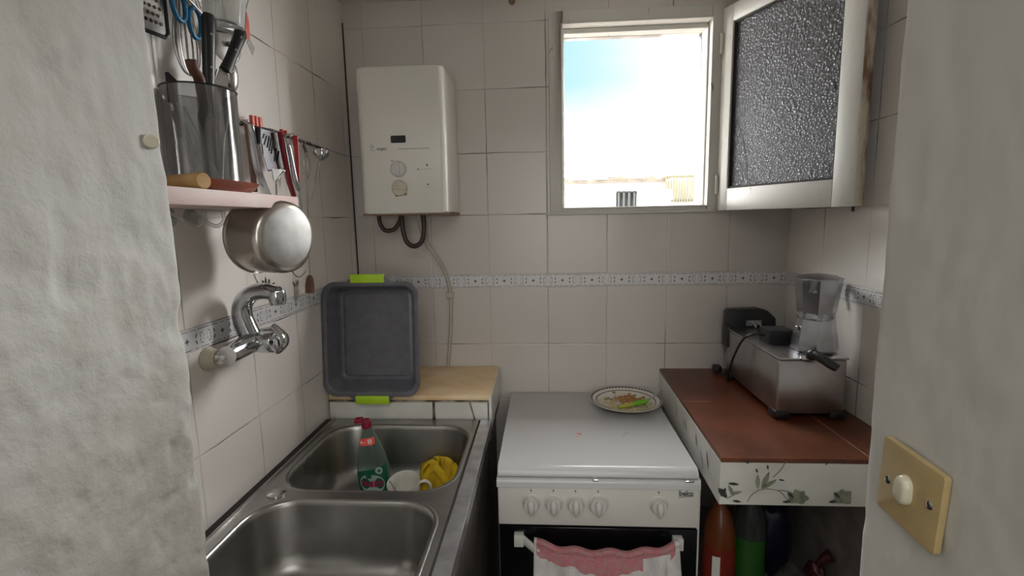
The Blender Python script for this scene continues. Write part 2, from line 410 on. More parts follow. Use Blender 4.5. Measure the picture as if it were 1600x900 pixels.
M['glabel'] = plain('green_label_shaded', (.03, .13, .02), .4)  # green also darkened for the shade under the counter
M['bag_blue'] = plain('blue_bag', (.015, .015, .05), .35, v=.5)
M['bag_grey'] = MT('thin_grey_bag', rough=.3).var((.14, .145, .15), (.05, .05, .055), 14).mat
M['bag_maroon'] = plain('maroon_bag', (.10, .02, .025), .4, v=.5)
M['redhose'] = plain('dark_red_hose', (.14, .02, .025), .4)
M['cabinet'] = plain('dark_support', (.28, .245, .225), .85, v=.3)
M['gapwall'] = plain('bare_render', (.16, .13, .12), .9, v=.3)
M['facade'] = MT('outdoor_render', rough=.9).var((.80, .79, .76), (.72, .70, .66), 3).mat
M['roofclay'] = MT('coping_tiles', rough=.9).var((.42, .33, .26), (.27, .25, .20), 6).mat
M['shutter'] = plain('grey_bars', (.17, .175, .165), .7)
M['pergola'] = plain('weathered_slats', (.33, .31, .20), .8)
M['gladeglass'] = plain('outdoor_pane', (.10, .11, .11), .2)

# ------------------------------------------------------------------ the room
W, H = 1.453, 2.157
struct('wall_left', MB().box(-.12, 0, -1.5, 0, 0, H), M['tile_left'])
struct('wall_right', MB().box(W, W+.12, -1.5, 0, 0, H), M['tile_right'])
HX0, HX1, HZ0, HZ1 = .70, 1.205, 1.478, 2.08
b = MB()
for a in ((-.12, HX0, 0, H), (HX1, W+.12, 0, H), (HX0, HX1, 0, HZ0), (HX0, HX1, HZ1, H)):
    b.box(a[0], a[1], 0, .2, a[2], a[3])
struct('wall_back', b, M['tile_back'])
b = MB().box(-.12, W+.12, -1.5, .2, H, H+.1); struct('ceiling', b, M['ceiling'])
struct('floor', MB().box(-1.4, 2.9, -4.3, .2, -.1, 0), M['floor'])
# hall behind the doorway
b = MB()
for a in ((-1.4, -1.3, -4.3, -1.4, 0, 2.55), (2.8, 2.9, -4.3, -1.4, 0, 2.55), (-1.4, 2.9, -4.4, -4.3, 0, 2.55)): b.box(*a)
struct('wall_hall', b, M['hall_paint'])
struct('ceiling_hall', MB().box(-1.4, 2.9, -4.4, -1.45, 2.5, 2.6), M['hall_paint'])
def plaster_side(name, x_in, x_jamb, x_hall, mat, amp, seed):
    """wall beside the doorway: kitchen face, rounded arris, jamb, rounded arris, hall face"""
    sg = 1 if x_jamb > x_in else -1
    y0, y1, r = -1.068, -1.46, .016
    prof = [(x_in, y0)]
    prof += [(x_in+(x_jamb-sg*r-x_in)*k/8, y0) for k in range(1, 9)]
    prof += [(x_jamb-sg*r+sg*r*math.sin(a), y0-r+r*math.cos(a)) for a in [math.pi/2*k/5 for k in range(1, 6)]]
    prof += [(x_jamb, y0-r+(y1+r-y0+r)*k/90) for k in range(1, 91)]
    prof += [(x_jamb-sg*r+sg*r*math.cos(a), y1+r-r*math.sin(a)) for a in [math.pi/2*k/5 for k in range(1, 6)]]
    prof += [(x_jamb-sg*r+(x_hall-x_jamb)*k/6, y1) for k in range(1, 7)]
    nz_ = 520; k = len(prof); P = [Vector((p[0], p[1], 0)) for p in prof]
    nr = []
    for i in range(k):
        tt = (P[min(i+1, k-1)]-P[max(i-1, 0)]).normalized(); nr.append(Vector((-tt.y*sg, tt.x*sg, 0))*1)
    vs = []
    for j in range(nz_+1):
        z = H*j/nz_ if name != 'x' else 0
        z = 2.5*j/nz_
        for i in range(k):
            q = Vector((P[i].x, P[i].y, z))
            d = noise.fractal(Vector((q.x*9, q.y*12, q.z*6))+Vector((seed, 0, 0)), .9, 2.1, 5)*amp + noise.noise(q*32+Vector((seed, 3, 0)))*amp*.2
            dz = noise.noise(q*14+Vector((0, seed, 9)))
            if dz > .34: d -= (dz-.34)*amp*3.0
            if name == 'wall_front_left':      # crumbled arris and pitted lower part
                e_ = max(0, 1-abs(q.y+1.085)/.035); low = max(0, min(1, (1.45-z)/.3))
                d -= e_*low*max(0, noise.noise(q*24))*.012; d -= low*max(0, noise.noise(q*40+Vector((5, 1, 2)))-.25)*.007
            vs.append(q + nr[i]*d)
    fs = [(j*k+i, j*k+i+1, (j+1)*k+i+1, (j+1)*k+i) for j in range(nz_) for i in range(k-1)]
    b = MB().add(vs, fs)
    o = struct(name, b, mat, ang=80, weld=False)
    # solid core so that the wall has its thickness everywhere
    return o
plaster_side('wall_front_left', 0.0, .178, -1.35, M['plaster'], .0052, 3.1)
plaster_side('wall_front_right', W, 1.052, 2.85, M['plaster_smooth'], .0022, 11.7)
struct('wall_front_core', MB().box(-.10, .166, -1.45, -1.08, 0, 2.5).box(1.064, W+.10, -1.45, -1.08, 0, 2.5)
       .box(-1.35, -.1, -1.45, -1.38, 0, 2.5).box(W+.1, 2.85, -1.45, -1.38, 0, 2.5), M['hall_paint'])
struct('wall_front_lintel', MB().box(.12, 1.11, -1.455, -1.07, 2.06, 2.5), M['plaster_smooth'])

# patterned border tiles: white strip, printed motifs
def border(name, P, D, Nn, length, start):
    """P corner at border foot, D direction along the wall, Nn normal into the room"""
    P, D, Nn = Vector(P), Vector(D), Vector(Nn); Z = Vector((0, 0, 1)); h = .0446
    b = MB(); T = .0012
    b.obox(P+D*length/2+Z*h/2+Nn*T/2, D*length/2, Z*(h/2-.0008), Nn*T/2)
    q = Nn*(T+.0003)
    def pt(u, z): return P+D*u+Z*z+q
    def quad(u0, z0, u1, z1, wd):
        d = Vector((u1-u0, z1-z0)).normalized(); n = Vector((-d.y, d.x))*wd/2
        b.poly([pt(u0+n.x, z0+n.y), pt(u1+n.x, z1+n.y), pt(u1-n.x, z1-n.y), pt(u0-n.x, z0-n.y)], 1)
    u = start
    rd = random.Random(5)
    while u < length+.05:
        def ok(a): return .003 < a < length-.003
        c = h/2
        for zz in (.0045, h-.0045):
            e = u-.048
            while e < u+.05:
                l = rd.uniform(.008, .02)
                if ok(e) and ok(e+l): quad(e, zz, e+l, zz, .0013)
                e += l+rd.uniform(.002, .008)
        if ok(u-.008) and ok(u+.008):      # four-petalled diamond
            b.poly([pt(u-.0065, c), pt(u-.002, c+.002), pt(u, c+.0068), pt(u+.002, c+.002), pt(u+.0065, c), pt(u+.002, c-.002), pt(u, c-.0068), pt(u-.002, c-.002)], 1)
        m0 = u+.05
        for s in (-1, 1):
            for v in (-1, 1):
                if ok(m0+s*.03) and ok(m0+s*.02):
                    b.poly([pt(m0+s*.0265, c+v*.002), pt(m0+s*.0285, c+v*.0035), pt(m0+s*.0255, c+v*.0095), pt(m0+s*.0225, c+v*.0105), pt(m0+s*.0235, c+v*.006)], 1)
                    quad(m0+s*.014, c+v*.001, m0+s*.0145, c+v*.007, .0016)
                    quad(m0+s*.015, c+v*.0095, m0+s*.007, c+v*.0098, .0016)
                    quad(m0+s*.0045, c+v*.002, m0+s*.006, c+v*.006, .0009)
        u += .1
    o = struct(name, b, [M['borderw'], M['borderd']], weld=False, flat=True); return o
border('trim_1', (0, -.0002, 1.2204), (1, 0, 0), (0, -1, 0), W, .0145)
border('trim_2', (.0002, 0, 1.2204), (0, -1, 0), (1, 0, 0), 1.06, .045)
border('trim_3', (W-.0002, 0, 1.2204), (0, -1, 0), (-1, 0, 0), 1.06, .008)
# dirty joint along the ceiling and down the left corner
struct('trim_4', MB().tube([(0.002, -.002, z/10) for z in range(9, 22)], .0022, 6), M['dark'])

# ------------------------------------------------------------------ window
win = MB()
F = .006   # how far the frame stands proud of the tiles
b = MB()
b.box(.674, .7185, -F, .10, 1.472, 2.102).box(1.185, 1.222, -F-.006, .10, 1.472, 2.102)
b.box(.7185, 1.185, -F, .10, 2.062, 2.102).box(.7185, 1.185, -F, .10, 1.472, 1.487)
b.box(.7185, 1.185, .03, .075, 2.046, 2.062).box(.7185, .7245, .02, .075, 1.487, 2.046).box(1.179, 1.185, .02, .075, 1.487, 2.046)
fr = struct('window_1', b, M['paint'], bevel=.0018, seg=1)
# exposed moulding steps
struct('window_1_bead', MB().box(.7125, .7185, -F-.005, -F+.002, 1.484, 2.066).box(.7125, 1.188, -F-.005, -F+.002, 1.4815, 1.487)
       .box(.7185, 1.188, -F-.005, -F+.002, 2.062, 2.068), M['paint'], bevel=.001, seg=1).parent = fr
struct('window_1_sill', MB().box(.66, 1.225, -.011, -.001, 1.463, 1.4725), M['paint'], bevel=.002).parent = fr

PHI = math.radians(67); SD = Vector((math.cos(PHI), -math.sin(PHI), 0)); SN = Vector((math.sin(PHI), math.cos(PHI), 0))
S0 = Vector((1.214, -.016, 0)); SW, SZ0, SZ1, ST = .456, 1.467, 2.083, .032
sash = thing('window_sash', S0+Vector((0, 0, SZ0)), 'open white wooden window sash with a cracked pebbled glass pane, swung into the room', 'window sash')
def sbox(b, u0, u1, z0, z1, t0=0, t1=ST, mi=0):
    return b.obox(S0+SD*(u0+u1)/2+SN*(t0+t1)/2+Vector((0, 0, (z0+z1)/2)), SD*(u1-u0)/2, SN*(t1-t0)/2, Vector((0, 0, (z1-z0)/2)), mi)
sbox(MB(), 0, .042, SZ0, SZ1).build('hinge_stile', M['paint'], sash, bevel=.002)
sbox(MB(), SW-.057, SW-.0005, SZ0, SZ1).build('lock_stile', M['paint'], sash, bevel=.002)
sbox(MB(), SW-.001, SW+.0012, SZ0+.002, SZ1, .001, ST-.001).build('stile_edge', M['edge_wood'], sash, label='bare chipped wood edge')
sbox(MB(), .042, SW-.057, SZ0, SZ0+.068).build('bottom_rail', M['paint'], sash, bevel=.002)
sbox(MB(), .042, SW-.057, SZ1-.05, SZ1).build('top_rail', M['paint'], sash, bevel=.002)
gl = sbox(MB(), .040, SW-.055, SZ0+.066, SZ1-.048, .013, .017).build('glass_pane', M['pebble'], sash)
b = MB()
for (u0, u1, z0, z1) in ((.042, .046, SZ0+.068, SZ1-.05), (SW-.062, SW-.057, SZ0+.068, SZ1-.05), (.042, SW-.057, SZ0+.068, SZ0+.074), (.042, SW-.057, SZ1-.056, SZ1-.05)):
    sbox(b, u0, u1, z0, z1, .006, .013)
b.build('putty', M['dark'], sash, label='dark perished putty')
def sp_(u, z, t=.0125): return S0+SD*u+SN*t+Vector((0, 0, z))
MB().tube(spline([sp_(.054, 1.745), sp_(.07, 1.722), sp_(.094, 1.66), sp_(.108, 1.59), sp_(.114, SZ0+.07)], 6), .0009, 5).build('glass_crack', M['black'], gl)
for z in (1.55, 1.98):
    MB().lathe([(.0, -.03), (.005, -.03), (.005, .03), (.0, .03)], S0+Vector((-.003, -.003, z)), n=12).build('hinge', M['paint'], sash)
MB().lathe([(0, 0), (.004, 0), (.004, -.012), (0, -.012)], S0+SD*(SW-.015)+SN*.02+Vector((0, 0, SZ0)), n=10).build('bolt', M['black'], sash)

# ------------------------------------------------------------------ outside
struct('ground_outside', MB().box(-30, 40, .25, 60, -4.1, -4), M['floor'])
hs = thing('neighbour_house', (3, 12, -4), 'sunlit white house across the street with a tiled parapet and one barred window', 'house')
b = MB(); x0, x1, z0, z1 = 2.60, 3.15, 1.5, 2.13
for a in ((-8, x0, -4, 2.36), (x1, 14, -4, 2.36), (x0, x1, -4, z0), (x0, x1, z1, 2.36)): b.box(a[0], a[1], 12, 12.3, a[2], a[3])
b.box(-8, 14, 12.3, 18, -4, 2.3); b.build('wall', M['facade'], hs)
b = MB().box(-8, 3.9, 11.93, 12.4, 2.36, 2.43); rd = random.Random(3)
x = -8
while x < 3.8:
    l = rd.uniform(.2, .5); b.box(x, x+l, 11.92, 12.35, 2.43, 2.43+rd.uniform(.0, .09)); x += l+rd.uniform(0, .2)
b.build('parapet_coping', M['roofclay'], hs)
wn_ = MB().box(x0, x1, 12.2, 12.22, z0, z1).build('window', M['gladeglass'], hs)
b = MB()
for k in range(4): b.box(x0+.04+k*.14, x0+.09+k*.14, 12.02, 12.06, z0, z1)
b.box(x0, x1, 12.02, 12.06, z1-.03, z1); b.build('window_bars', M['shutter'], wn_)
ft = thing('roof_trellis', (4.2, 11.9, 2.36), 'weathered slatted screen on the corner of the white house', 'screen')
b = MB()
for k in range(12): b.box(3.86+k*.07, 3.89+k*.07, 11.83, 11.86, 1.8+.35*(k < 3), 2.5)
b.build('slats', M['pergola'], ft)
MB().box(3.84, 4.68, 11.86, 11.9, 2.44, 2.5).build('top_bar', M['pergola'], ft)
MB().box(4.05, 4.62, 11.86, 12, 1.83, 1.87).build('bottom_bar', M['shutter'], ft)
bk = thing('far_roof_block', (5, 16, 2.3), 'pale flat-roofed upper storey behind the white house', 'building')
MB().box(4.4, 6.9, 15.5, 17.8, 2.3, 3.52).build('wall', M['facade'], bk)
MB().box(4.3, 7.0, 15.4, 17.9, 3.52, 3.60).build('roof_edge', M['facade'], bk)

# ------------------------------------------------------------------ water heater
wh = thing('water_heater', (.24, -.0, 1.476), 'white wall-mounted gas water heater with two dials in the left corner', 'water heater')
hx0, hx1, hz0, hz1 = .107, .368, 1.476, 1.900
prof = []
def hr(z, ins):
    ys = -.21+ins
    pts = [(hx0+ins, -.004), (hx0+ins, ys+.022)]
    pts += [(hx0+ins+.022-.022*math.cos(a), ys+.022-.022*math.sin(a)) for a in [math.pi/2*k/6 for k in range(1, 7)]]
    pts += [(hx1-ins-.022+.022*math.sin(a), ys+.022-.022*math.cos(a)) for a in [math.pi/2*k/6 for k in range(0, 7)]]
    pts += [(hx1-ins, -.004)]
    return [Vector((p[0], p[1], z)) for p in pts]
b = MB().loft([hr(hz0, .004), hr(hz0+.004, 0), hr(hz1-.006, 0), hr(hz1, .006)])
b.build('casing', M['heater'], wh, ang=50)
MB().box(hx0-.001, hx1+.001, -.2, -.006, hz0-.004, hz0+.0015).build('bottom_tray', M['rust'], wh, label='rusty underside')
b = MB().poly([Vector((p[0], -.2105, p[1])) for p in rrect(.2285, 1.6925, .0225, .0105, .003, 3)])
b.build('viewing_slot', M['black'], wh)
dl = [(.2255, 1.6065, -35), (.2265, 1.551, 5)]
for i, (x, z, an) in enumerate(dl):
    kb = MB().lathe([(.0235, 0), (.0235, .006), (.021, .010), (.0, .0105)], (x, -.21, z), (0, -1, 0), 32).build('dial', M['cream'] if i else M['knob'], wh)
    a = math.radians(an+90 if i == 0 else 90); d = Vector((math.cos(a+.6), 0, math.sin(a+.6))) if i == 0 else Vector((.97, 0, -.2))
    MB().obox(Vector((x, -.2235, z)), d*.018, Vector((0, -.004, 0)), d.cross(Vector((0, 1, 0)))*.0042).build('grip', M['cream'] if i else M['knob'], kb, bevel=.001)
MB().obox((.2285, -.2112, 1.5365), (.0175, 0, .002), (0, .0009, 0), (-.001, 0, .008)).build('stain', M['rust'], wh, bevel=.0005, label='brown burnt patch under the lower dial')
b = MB().box(.228, .322, -.2106, -.2102, 1.6638, 1.6650)
b.box(.283, .325, -.2106, -.2102, 1.6045, 1.6050).box(.295, .325, -.2106, -.2102, 1.5520, 1.5524)
b.obox((.311, -.2104, 1.616), (.0025, 0, 0), (0, .0003, 0), (0, 0, .0025)).obox((.207, -.2104, 1.632), (.003, 0, 0), (0, .0003, 0), (0, 0, .001))
b.obox((.284, -.2104, 1.6048), (.002, 0, 0), (0, .0003, 0), (0, 0, .0018)).obox((.312, -.2104, 1.560), (.0025, 0, 0), (0, .0003, 0), (0, 0, .002))
b.build('printed_lines', M['ink'], wh)
text_mesh('rangers', .0135, (.1775, -.2108, 1.6665), (1, 0, 0), (0, 0, 1), M['ink'], 'lettering', wh, sx=.78)
b = MB()
b.tube([(.151+.0055*math.cos(a), -.2108, 1.667+.0055*math.sin(a)) for a in [math.radians(40+k*28) for k in range(11)]], .0006, 5)
b.tube([(.143, -.2108, 1.673), (.148, -.2108, 1.6785), (.153, -.2108, 1.674)], .0006, 5)
b.build('emblem', M['ink'], wh)
y = -.09
MB().tube(spline([(.118, y, 1.485), (.119, y, 1.45), (.135, y, 1.425), (.165, y, 1.428), (.186, y, 1.455), (.192, y, 1.485)], 8), .0072, 10).build('short_hose', M['hose'], wh)
MB().tube(spline([(.196, y-.01, 1.485), (.197, y-.01, 1.43), (.208, y-.01, 1.387), (.232, y-.01, 1.372), (.257, y-.01, 1.387), (.267, y-.01, 1.43), (.266, y-.01, 1.485)], 8), .0078, 10).build('long_hose', M['hose'], wh)
gp = spline([(.235, -.05, 1.485), (.245, -.05, 1.42), (.262, -.05, 1.375), (.293, -.03, 1.32), (.314, -.014, 1.27), (.326, -.012, 1.21), (.326, -.011, 1.12), (.318, -.011, 1.02), (.309, -.012, .943)], 8)
gh = tag(MB().tube(gp, .0058, 10).build('gas_hose', M['cord']), 'thin cream hose running down the tiled wall from under the water heater', 'hose')
MB().obox((.3265, -.010, 1.196), (.012, 0, 0), (0, .0095, 0), (0, 0, .010)).build('hose_clip', M['cord'], gh, bevel=.002)

# ------------------------------------------------------------------ left ledge
LY = -.306; LX = .494
lg = thing('tiled_ledge', (.25, -.15, .6), 'low ledge in the left corner with a worn wooden board on a tiled front', 'ledge')
MB().box(.001, LX-.008, LY+.008, -.001, .80, .925).build('core', M['mortar'], lg)
MB().obox((LX/2, LY/2+.003, .9325), (LX/2-.002, 0, 0), (0, -LY/2-.006, 0), (0, 0, .0075)).build('top_board', M['board'], lg, bevel=.002)
for (a, c, e, f) in ((.006, .006, .318, .318), (.326, .326, .441, .428), (.433, .446, .4825, .4825)):
    MB().prism([(a, LY+.008, .921), (e if f == e else f, LY+.008, .921), (e, LY+.008, .868), (c if a != .433 else .446, LY+.008, .868)], (0, -.008, 0)).build('front_tile', M['wtile'], lg, bevel=.001, seg=1)
MB().box(LX-.008, LX, LY+.002, -.002, .845, .939).build('side_tile', M['wtile'], lg, bevel=.001, seg=1)

# ------------------------------------------------------------------ sink
ZS = .875
sk = thing('double_sink', (.25, -.75, ZS), 'long stainless steel sink with two bowls along the left wall', 'sink')
Y0, Y1 = -.322, -1.064
B1 = (.248, -.533, .200, .172, .085); B2 = (.245, -.899, .193, .157, .085)
outer = [Vector((.022, Y1, ZS)), Vector((.458, Y1, ZS)), Vector((.458, Y0, ZS)), Vector((.022, Y0, ZS))]
def hole(Bw, g=0): return [Vector((p[0], p[1], ZS)) for p in rrect(Bw[0], Bw[1], Bw[2]+g, Bw[3]+g, Bw[4]+g, 12)]
h1, h2 = hole(B1, .006), hole(B2, .006)
allp = outer + h1[::-1] + h2[::-1]
b = MB().add(allp, [tuple(q) for q in tessellate_polygon([outer, h1[::-1], h2[::-1]])])
b.build('drainer_top', M['sink'], sk, flat=True)
def bowl(Bw, depth, name):
    pr_ = [(-.006, 0), (-.002, .0012), (.002, -.0005), (.0045, -.005), (.006, -.012), (.016, -depth+.045), (.020, -depth+.028), (.029, -depth+.012), (.045, -depth+.003), (.065, -depth)]
    rings = [[Vector((p[0], p[1], ZS+z)) for p in rrect(Bw[0], Bw[1], Bw[2]-i, Bw[3]-i, Bw[4]-i*.35, 12)] for i, z in pr_]
    n = len(rings[0])
    for tt in (.4, .7, .9):
        rings.append([r_.lerp(Vector((Bw[0], Bw[1], ZS-depth-.004)), tt) for r_ in rings[9]])
    o = MB().loft(rings, caps=False).build(name, M['sink'], sk, ang=70)
    MB().lathe([(.0, 0), (.034, 0), (.038, .003), (.026, -.006), (.0, -.008)], (Bw[0], Bw[1], ZS-depth-.001), n=28).build('drain', M['chrome'], o)
    return o
bowl(B1, .150, 'bowl'); bowl(B2, .155, 'bowl')
MB().box(.0012, .0225, Y1, Y0, ZS-.012, ZS-.001).build('wall_seal', M['dark'], sk)
MB().box(.022, .0285, Y1, Y0+.001, ZS-.001, ZS+.004).build('upstand', M['sink'], sk, bevel=.0015)
MB().box(.4575, .4635, Y1, Y0, ZS-.010, ZS-.0015).build('dark_joint', M['dark'], sk)
b = MB().box(.4635, .4955, Y1, Y0, ZS-.006, ZS+.0015).box(.4935, .4955, Y1, Y0, ZS-.026, ZS-.006)
b.build('edge_strip', M['strip'], sk, bevel=.0008, seg=1, label='bright metal edge strip')
MB().lathe([(0, .006), (.012, .0055), (.0185, .003), (.0195, 0), (.0195, -.001)], (.070, -.724, ZS), n=28).build('hole_cap', M['chrome'], sk)
MB().box(.003, .485, -1.06, LY-.002, 0.0, .70).box(.462, .485, -1.06, LY-.002, .70, ZS-.011).build('support_block', M['cabinet'], sk)
lb = MB().box(.001, LX-.02, LY+.012, -.001, 0, .80).build('base_block', M['cabinet'], lg)

# washing-up bottle
BX, BY, BZ = .206, -.487, ZS-.1535
bt = thing('dish_soap_bottle', (BX, BY, BZ), 'green washing-up liquid bottle with a dark red cap in the far sink bowl', 'bottle')
def bring(z, hx, hy, dx=0):
    lean = -.018*(z/.2)
    return [Vector((BX+dx+lean+hx*math.copysign(abs(math.cos(a))**.8, math.cos(a)), BY+hy*math.copysign(abs(math.sin(a))**.8, math.sin(a)), BZ+z)) for a in [2*math.pi*k/36 for k in range(36)]]
BP = [(0, .036, .022), (.004, .040, .025), (.02, .042, .027), (.07, .043, .027), (.10, .041, .026), (.13, .035, .0245), (.155, .027, .022), (.175, .020, .018), (.190, .014, .014), (.203, .012, .012)]
MB().loft([bring(*p) for p in BP]).build('body', M['bottle'], bt, ang=60)
def bside(z): # half sizes at height
    for (a, p, q), (c, r, s) in zip(BP, BP[1:]):
        if a <= z <= c: t_ = (z-a)/(c-a); return p+(r-p)*t_, q+(s-q)*t_
    return BP[-1][1:]
def bsurf(u, z, off=.0006):
    """u = signed distance round the front"""
    hx, hy = bside(z); a = -math.pi/2+u/(hx*.93)
    lean = -.018*(z/.2)
    return Vector((BX+lean+(hx+off)*math.copysign(abs(math.cos(a))**.8, math.cos(a)), BY+(hy+off)*math.copysign(abs(math.sin(a))**.8, math.sin(a)), BZ+z))
lab = MB().grid(lambda u, v: bsurf(-.047+.094*u, .030+(.056+.024*u)*v), 24, 10).build('label', M['label_green'], bt, weld=False)
def disc(cu, cz, ru, rz, off, mat, name):
    b = MB(); n = 28
    vs = [bsurf(cu, cz, off)] + [bsurf(cu+ru*math.cos(2*math.pi*k/n), cz+rz*math.sin(2*math.pi*k/n), off) for k in range(n)]
    b.add(vs, [(0, k+1, (k+1) % n+1) for k in range(n)]); return b.build(name, mat, lab)
disc(.002, .060, .029, .024, .0012, M['label_pale'], 'label_oval')
disc(.020, .095, .010, .0095, .0012, M['label_pale'], 'label_flower')
disc(.020, .095, .004, .004, .0018, M['label_green'], 'flower_centre')
disc(-.003, .080, .005, .006, .0018, M['label_green'], 'label_leaf')
tm = text_mesh('FAIRY', .021, (0, 0, 0), (1, 0, 0), (0, 0, 1), M['redprint'], 'lettering', lab, bold=.0008, sx=.92, fn=lambda p: bsurf(p.x+.002, .059+p.y, .002+p.z))
MB().grid(lambda u, v: bsurf(-.020+.040*u, .158+.018*v+.006*u, .0008), 12, 4).build('neck_sticker', M['brightred'], bt, weld=False)
b = MB()
for (u, v, ww, hh2) in ((-.012, .1675, .0018, .004), (-.009, .1685, .0012, .003), (-.003, .1685, .002, .0008), (.004, .171, .0013, .005), (.009, .1725, .0014, .0048)):
    b.add([bsurf(u-ww, v-hh2, .0016), bsurf(u+ww, v-hh2, .0016), bsurf(u+ww, v+hh2, .0016), bsurf(u-ww, v+hh2, .0016)], [(0, 1, 2, 3)])
b.build('sticker_print', M['white'], bt)
cc = Vector((BX-.0183, BY, BZ+.201)); cax = Vector((-.09, 0, 1)).normalized()
cp_ = MB().lathe([(0, 0), (.0125, 0), (.0135, .004), (.012, .020), (.009, .023), (0, .023)], cc, cax, 24).build('cap', M['redcap'], bt)
MB().obox(cc+Vector((-.021, 0, .020)), (.010, 0, .001), (0, .009, 0), (0, 0, .006)).build('flip_lid', M['redcap'], cp_, bevel=.002)

# mug in the sink
mg = thing('mug', (.288, -.515, .735), 'cream white mug tipped over beside the green bottle in the sink', 'mug')
ma = Vector((-.06, -.20, 1)).normalized(); mo = Vector((.285, -.520, .792))-ma*.0735+Vector((0, .004, -.001))
rp = [(0, 0), (.026, .0), (.030, .002), (.036, .02), (.040, .045), (.0425, .072), (.0418, .0735), (.0400, .072), (.037, .045), (.033, .018), (.025, .008), (0, .006)]
MB().lathe(rp, mo, ma, 40).build('body', M['china'], mg, ang=60)
mx = Vector((1, 0, 0)); mx = (mx-ma*mx.dot(ma)).normalized()
mx = Matrix.Rotation(math.radians(8), 3, ma) @ mx
MB().tube(spline([mo+ma*.062+mx*.038, mo+ma*.066+mx*.056, mo+ma*.050+mx*.067, mo+ma*.028+mx*.060, mo+ma*.016+mx*.034], 8), [(.0035, .0065)]*33, 10).build('handle', M['china'], mg)
sp2 = [mo+ma*.010+Vector((-.01, .0, 0)), mo+ma*.078-mx*.034]
tag(MB().tube(sp2, [(.0022, .006), (.0016, .005)], 8).build('teaspoon', M['steel']), 'steel spoon handle leaning inside the cream mug', 'spoon')

# yellow cloth
def cloth_pt(u, v):
    a = u*2*math.pi; r = (.012+.052*v)
    fold = 1+.28*math.sin(a*3+v*3)*v+.16*math.sin(a*7+2)*v
    x = .352+r*fold*math.cos(a)*1.15; yy = -.432+r*fold*math.sin(a)*.95
    z = .727+.072*(1-v**2.2)+.012*math.sin(a*4+v*6)+.010*noise.noise(Vector((x*40, yy*40, 1)))+.018*math.cos(a)*v
    return Vector((x, yy, max(z, .7275)))
yc = thing('yellow_cloth', (.358, -.432, .726), 'crumpled yellow rubber cloth lying in the far sink bowl', 'cloth')
MB().grid(cloth_pt, 72, 16).build('bunched_cloth', M['yellow'], yc, solid=.0025, ang=80)
fold = spline([(.330, -.470, .765), (.352, -.462, .800), (.376, -.466, .782), (.396, -.478, .762), (.412, -.462, .785), (.402, -.446, .802)], 8)
MB().tube(fold, [(.004+.010*math.sin(math.pi*i/len(fold)), .011) for i in range(len(fold))], 10).build('loose_fold', M['yellow'], yc, sub=1)
MB().tube(spline([(.322, -.455, .750), (.320, -.446, .785), (.340, -.440, .806), (.356, -.452, .800)], 6), [(.006, .013)]*19, 10).build('loose_fold', M['yellow'], yc, sub=1)

# ------------------------------------------------------------------ roasting tin standing in the corner
TI = Vector((.002, -.326, 0))
tr = thing('roasting_tin', (.145, -.28, .94), 'dark grey roasting tin with lime green grips standing upright in the corner', 'roasting tin')
tcx, tcz, thx, thz = .1465, 1.115, .139, .163
def tring(ins, y, r):
    lean = lambda z: (z-.94)*.10
    return [Vector((p[0], y+lean(p[1]), p[1])) for p in rrect(tcx, tcz, thx-ins, thz-ins, r, 10)]
YR = -.332
rg = [tring(-.004, YR+.004, .040), tring(-.004, YR, .040), tring(.006, YR-.001, .036), tring(.011, YR+.003, .033), tring(.022, YR+.058, .026), tring(.030, YR+.066, .020),
      tring(.034, YR+.067, .018), tring(.038, YR+.064, .016), tring(.043, YR+.0645, .014)]
n = len(rg[0]); ctr = Vector((tcx, YR+.0645+(tcz-.94)*.10, tcz))
b = MB().loft(rg, caps=False); b.loft([rg[-1], [r_.lerp(ctr, .6) for r_ in rg[-1]]], caps=False)
b.add([r_.lerp(ctr, .6) for r_ in rg[-1]], [tuple(range(n))])
bk_ = [tring(-.004, YR+.004, .040), tring(.008, YR+.007, .033), tring(.020, YR+.061, .026), tring(.028, YR+.070, .020)]
b.loft(bk_, caps=False); b.add(bk_[-1], [tuple(range(n))])
b.build('pan', M['tray'], tr, ang=50)
for s, nm in ((1, 'grip'), (-1, 'grip')):
    zc = tcz+s*thz; yl = YR+(zc-.94)*.10
    tab = MB().prism([(tcx-.078, yl-.001, zc-s*.004), (tcx+.078, yl-.001, zc-s*.004), (tcx+.048, yl-.001, zc+s*.020), (tcx-.048, yl-.001, zc+s*.020)], (0, .004, 0)).build('handle_tab', M['tray'], tr, bevel=.001)
    MB().box(tcx-.050+(.002 if s < 0 else -.004), tcx+.050+(.002 if s < 0 else -.004), yl-.004, yl+.006, zc+s*.001, zc+s*.026).build('silicone_grip', M['lime'], tab, bevel=.002, label='lime green silicone grip')

# ------------------------------------------------------------------ wall mixer tap
FX = .050; fc = at(397, 534, 'x', FX)
fy, fz = fc.y, fc.z
tp = thing('mixer_tap', (0, fy, fz), 'chrome wall-mounted mixer tap with a curved spout over the sink', 'tap')
YN, YF = fy-.088, fy+.066
MB().tube([(FX, YN, fz-.004), (FX, YN+.012, fz-.003), (FX, fy-.02, fz), (FX, fy+.02, fz), (FX, YF-.01, fz), (FX, YF, fz)], [.018, .0195, .021, .023, .019, .016], 24).build('valve_body', M['chrome'], tp, ang=60)
for yy, off in ((YN+.012, 0), (YF-.006, 1)):
    el = MB().tube(spline([(.004, yy, fz-.014), (.02, yy, fz-.014), (.038, yy, fz-.008), (FX, yy+.002, fz-.002)], 5), .0125, 16).build('inlet_elbow', M['chrome'], tp)
    MB().lathe([(.0, .001), (.023, .001), (.022, .006), (.018, .016), (.015, .022), (0, .022)], (0, yy, fz-.014), (1, 0, 0), 24).build('wall_flange', M['cream'], el, label='scaled cream wall flange')
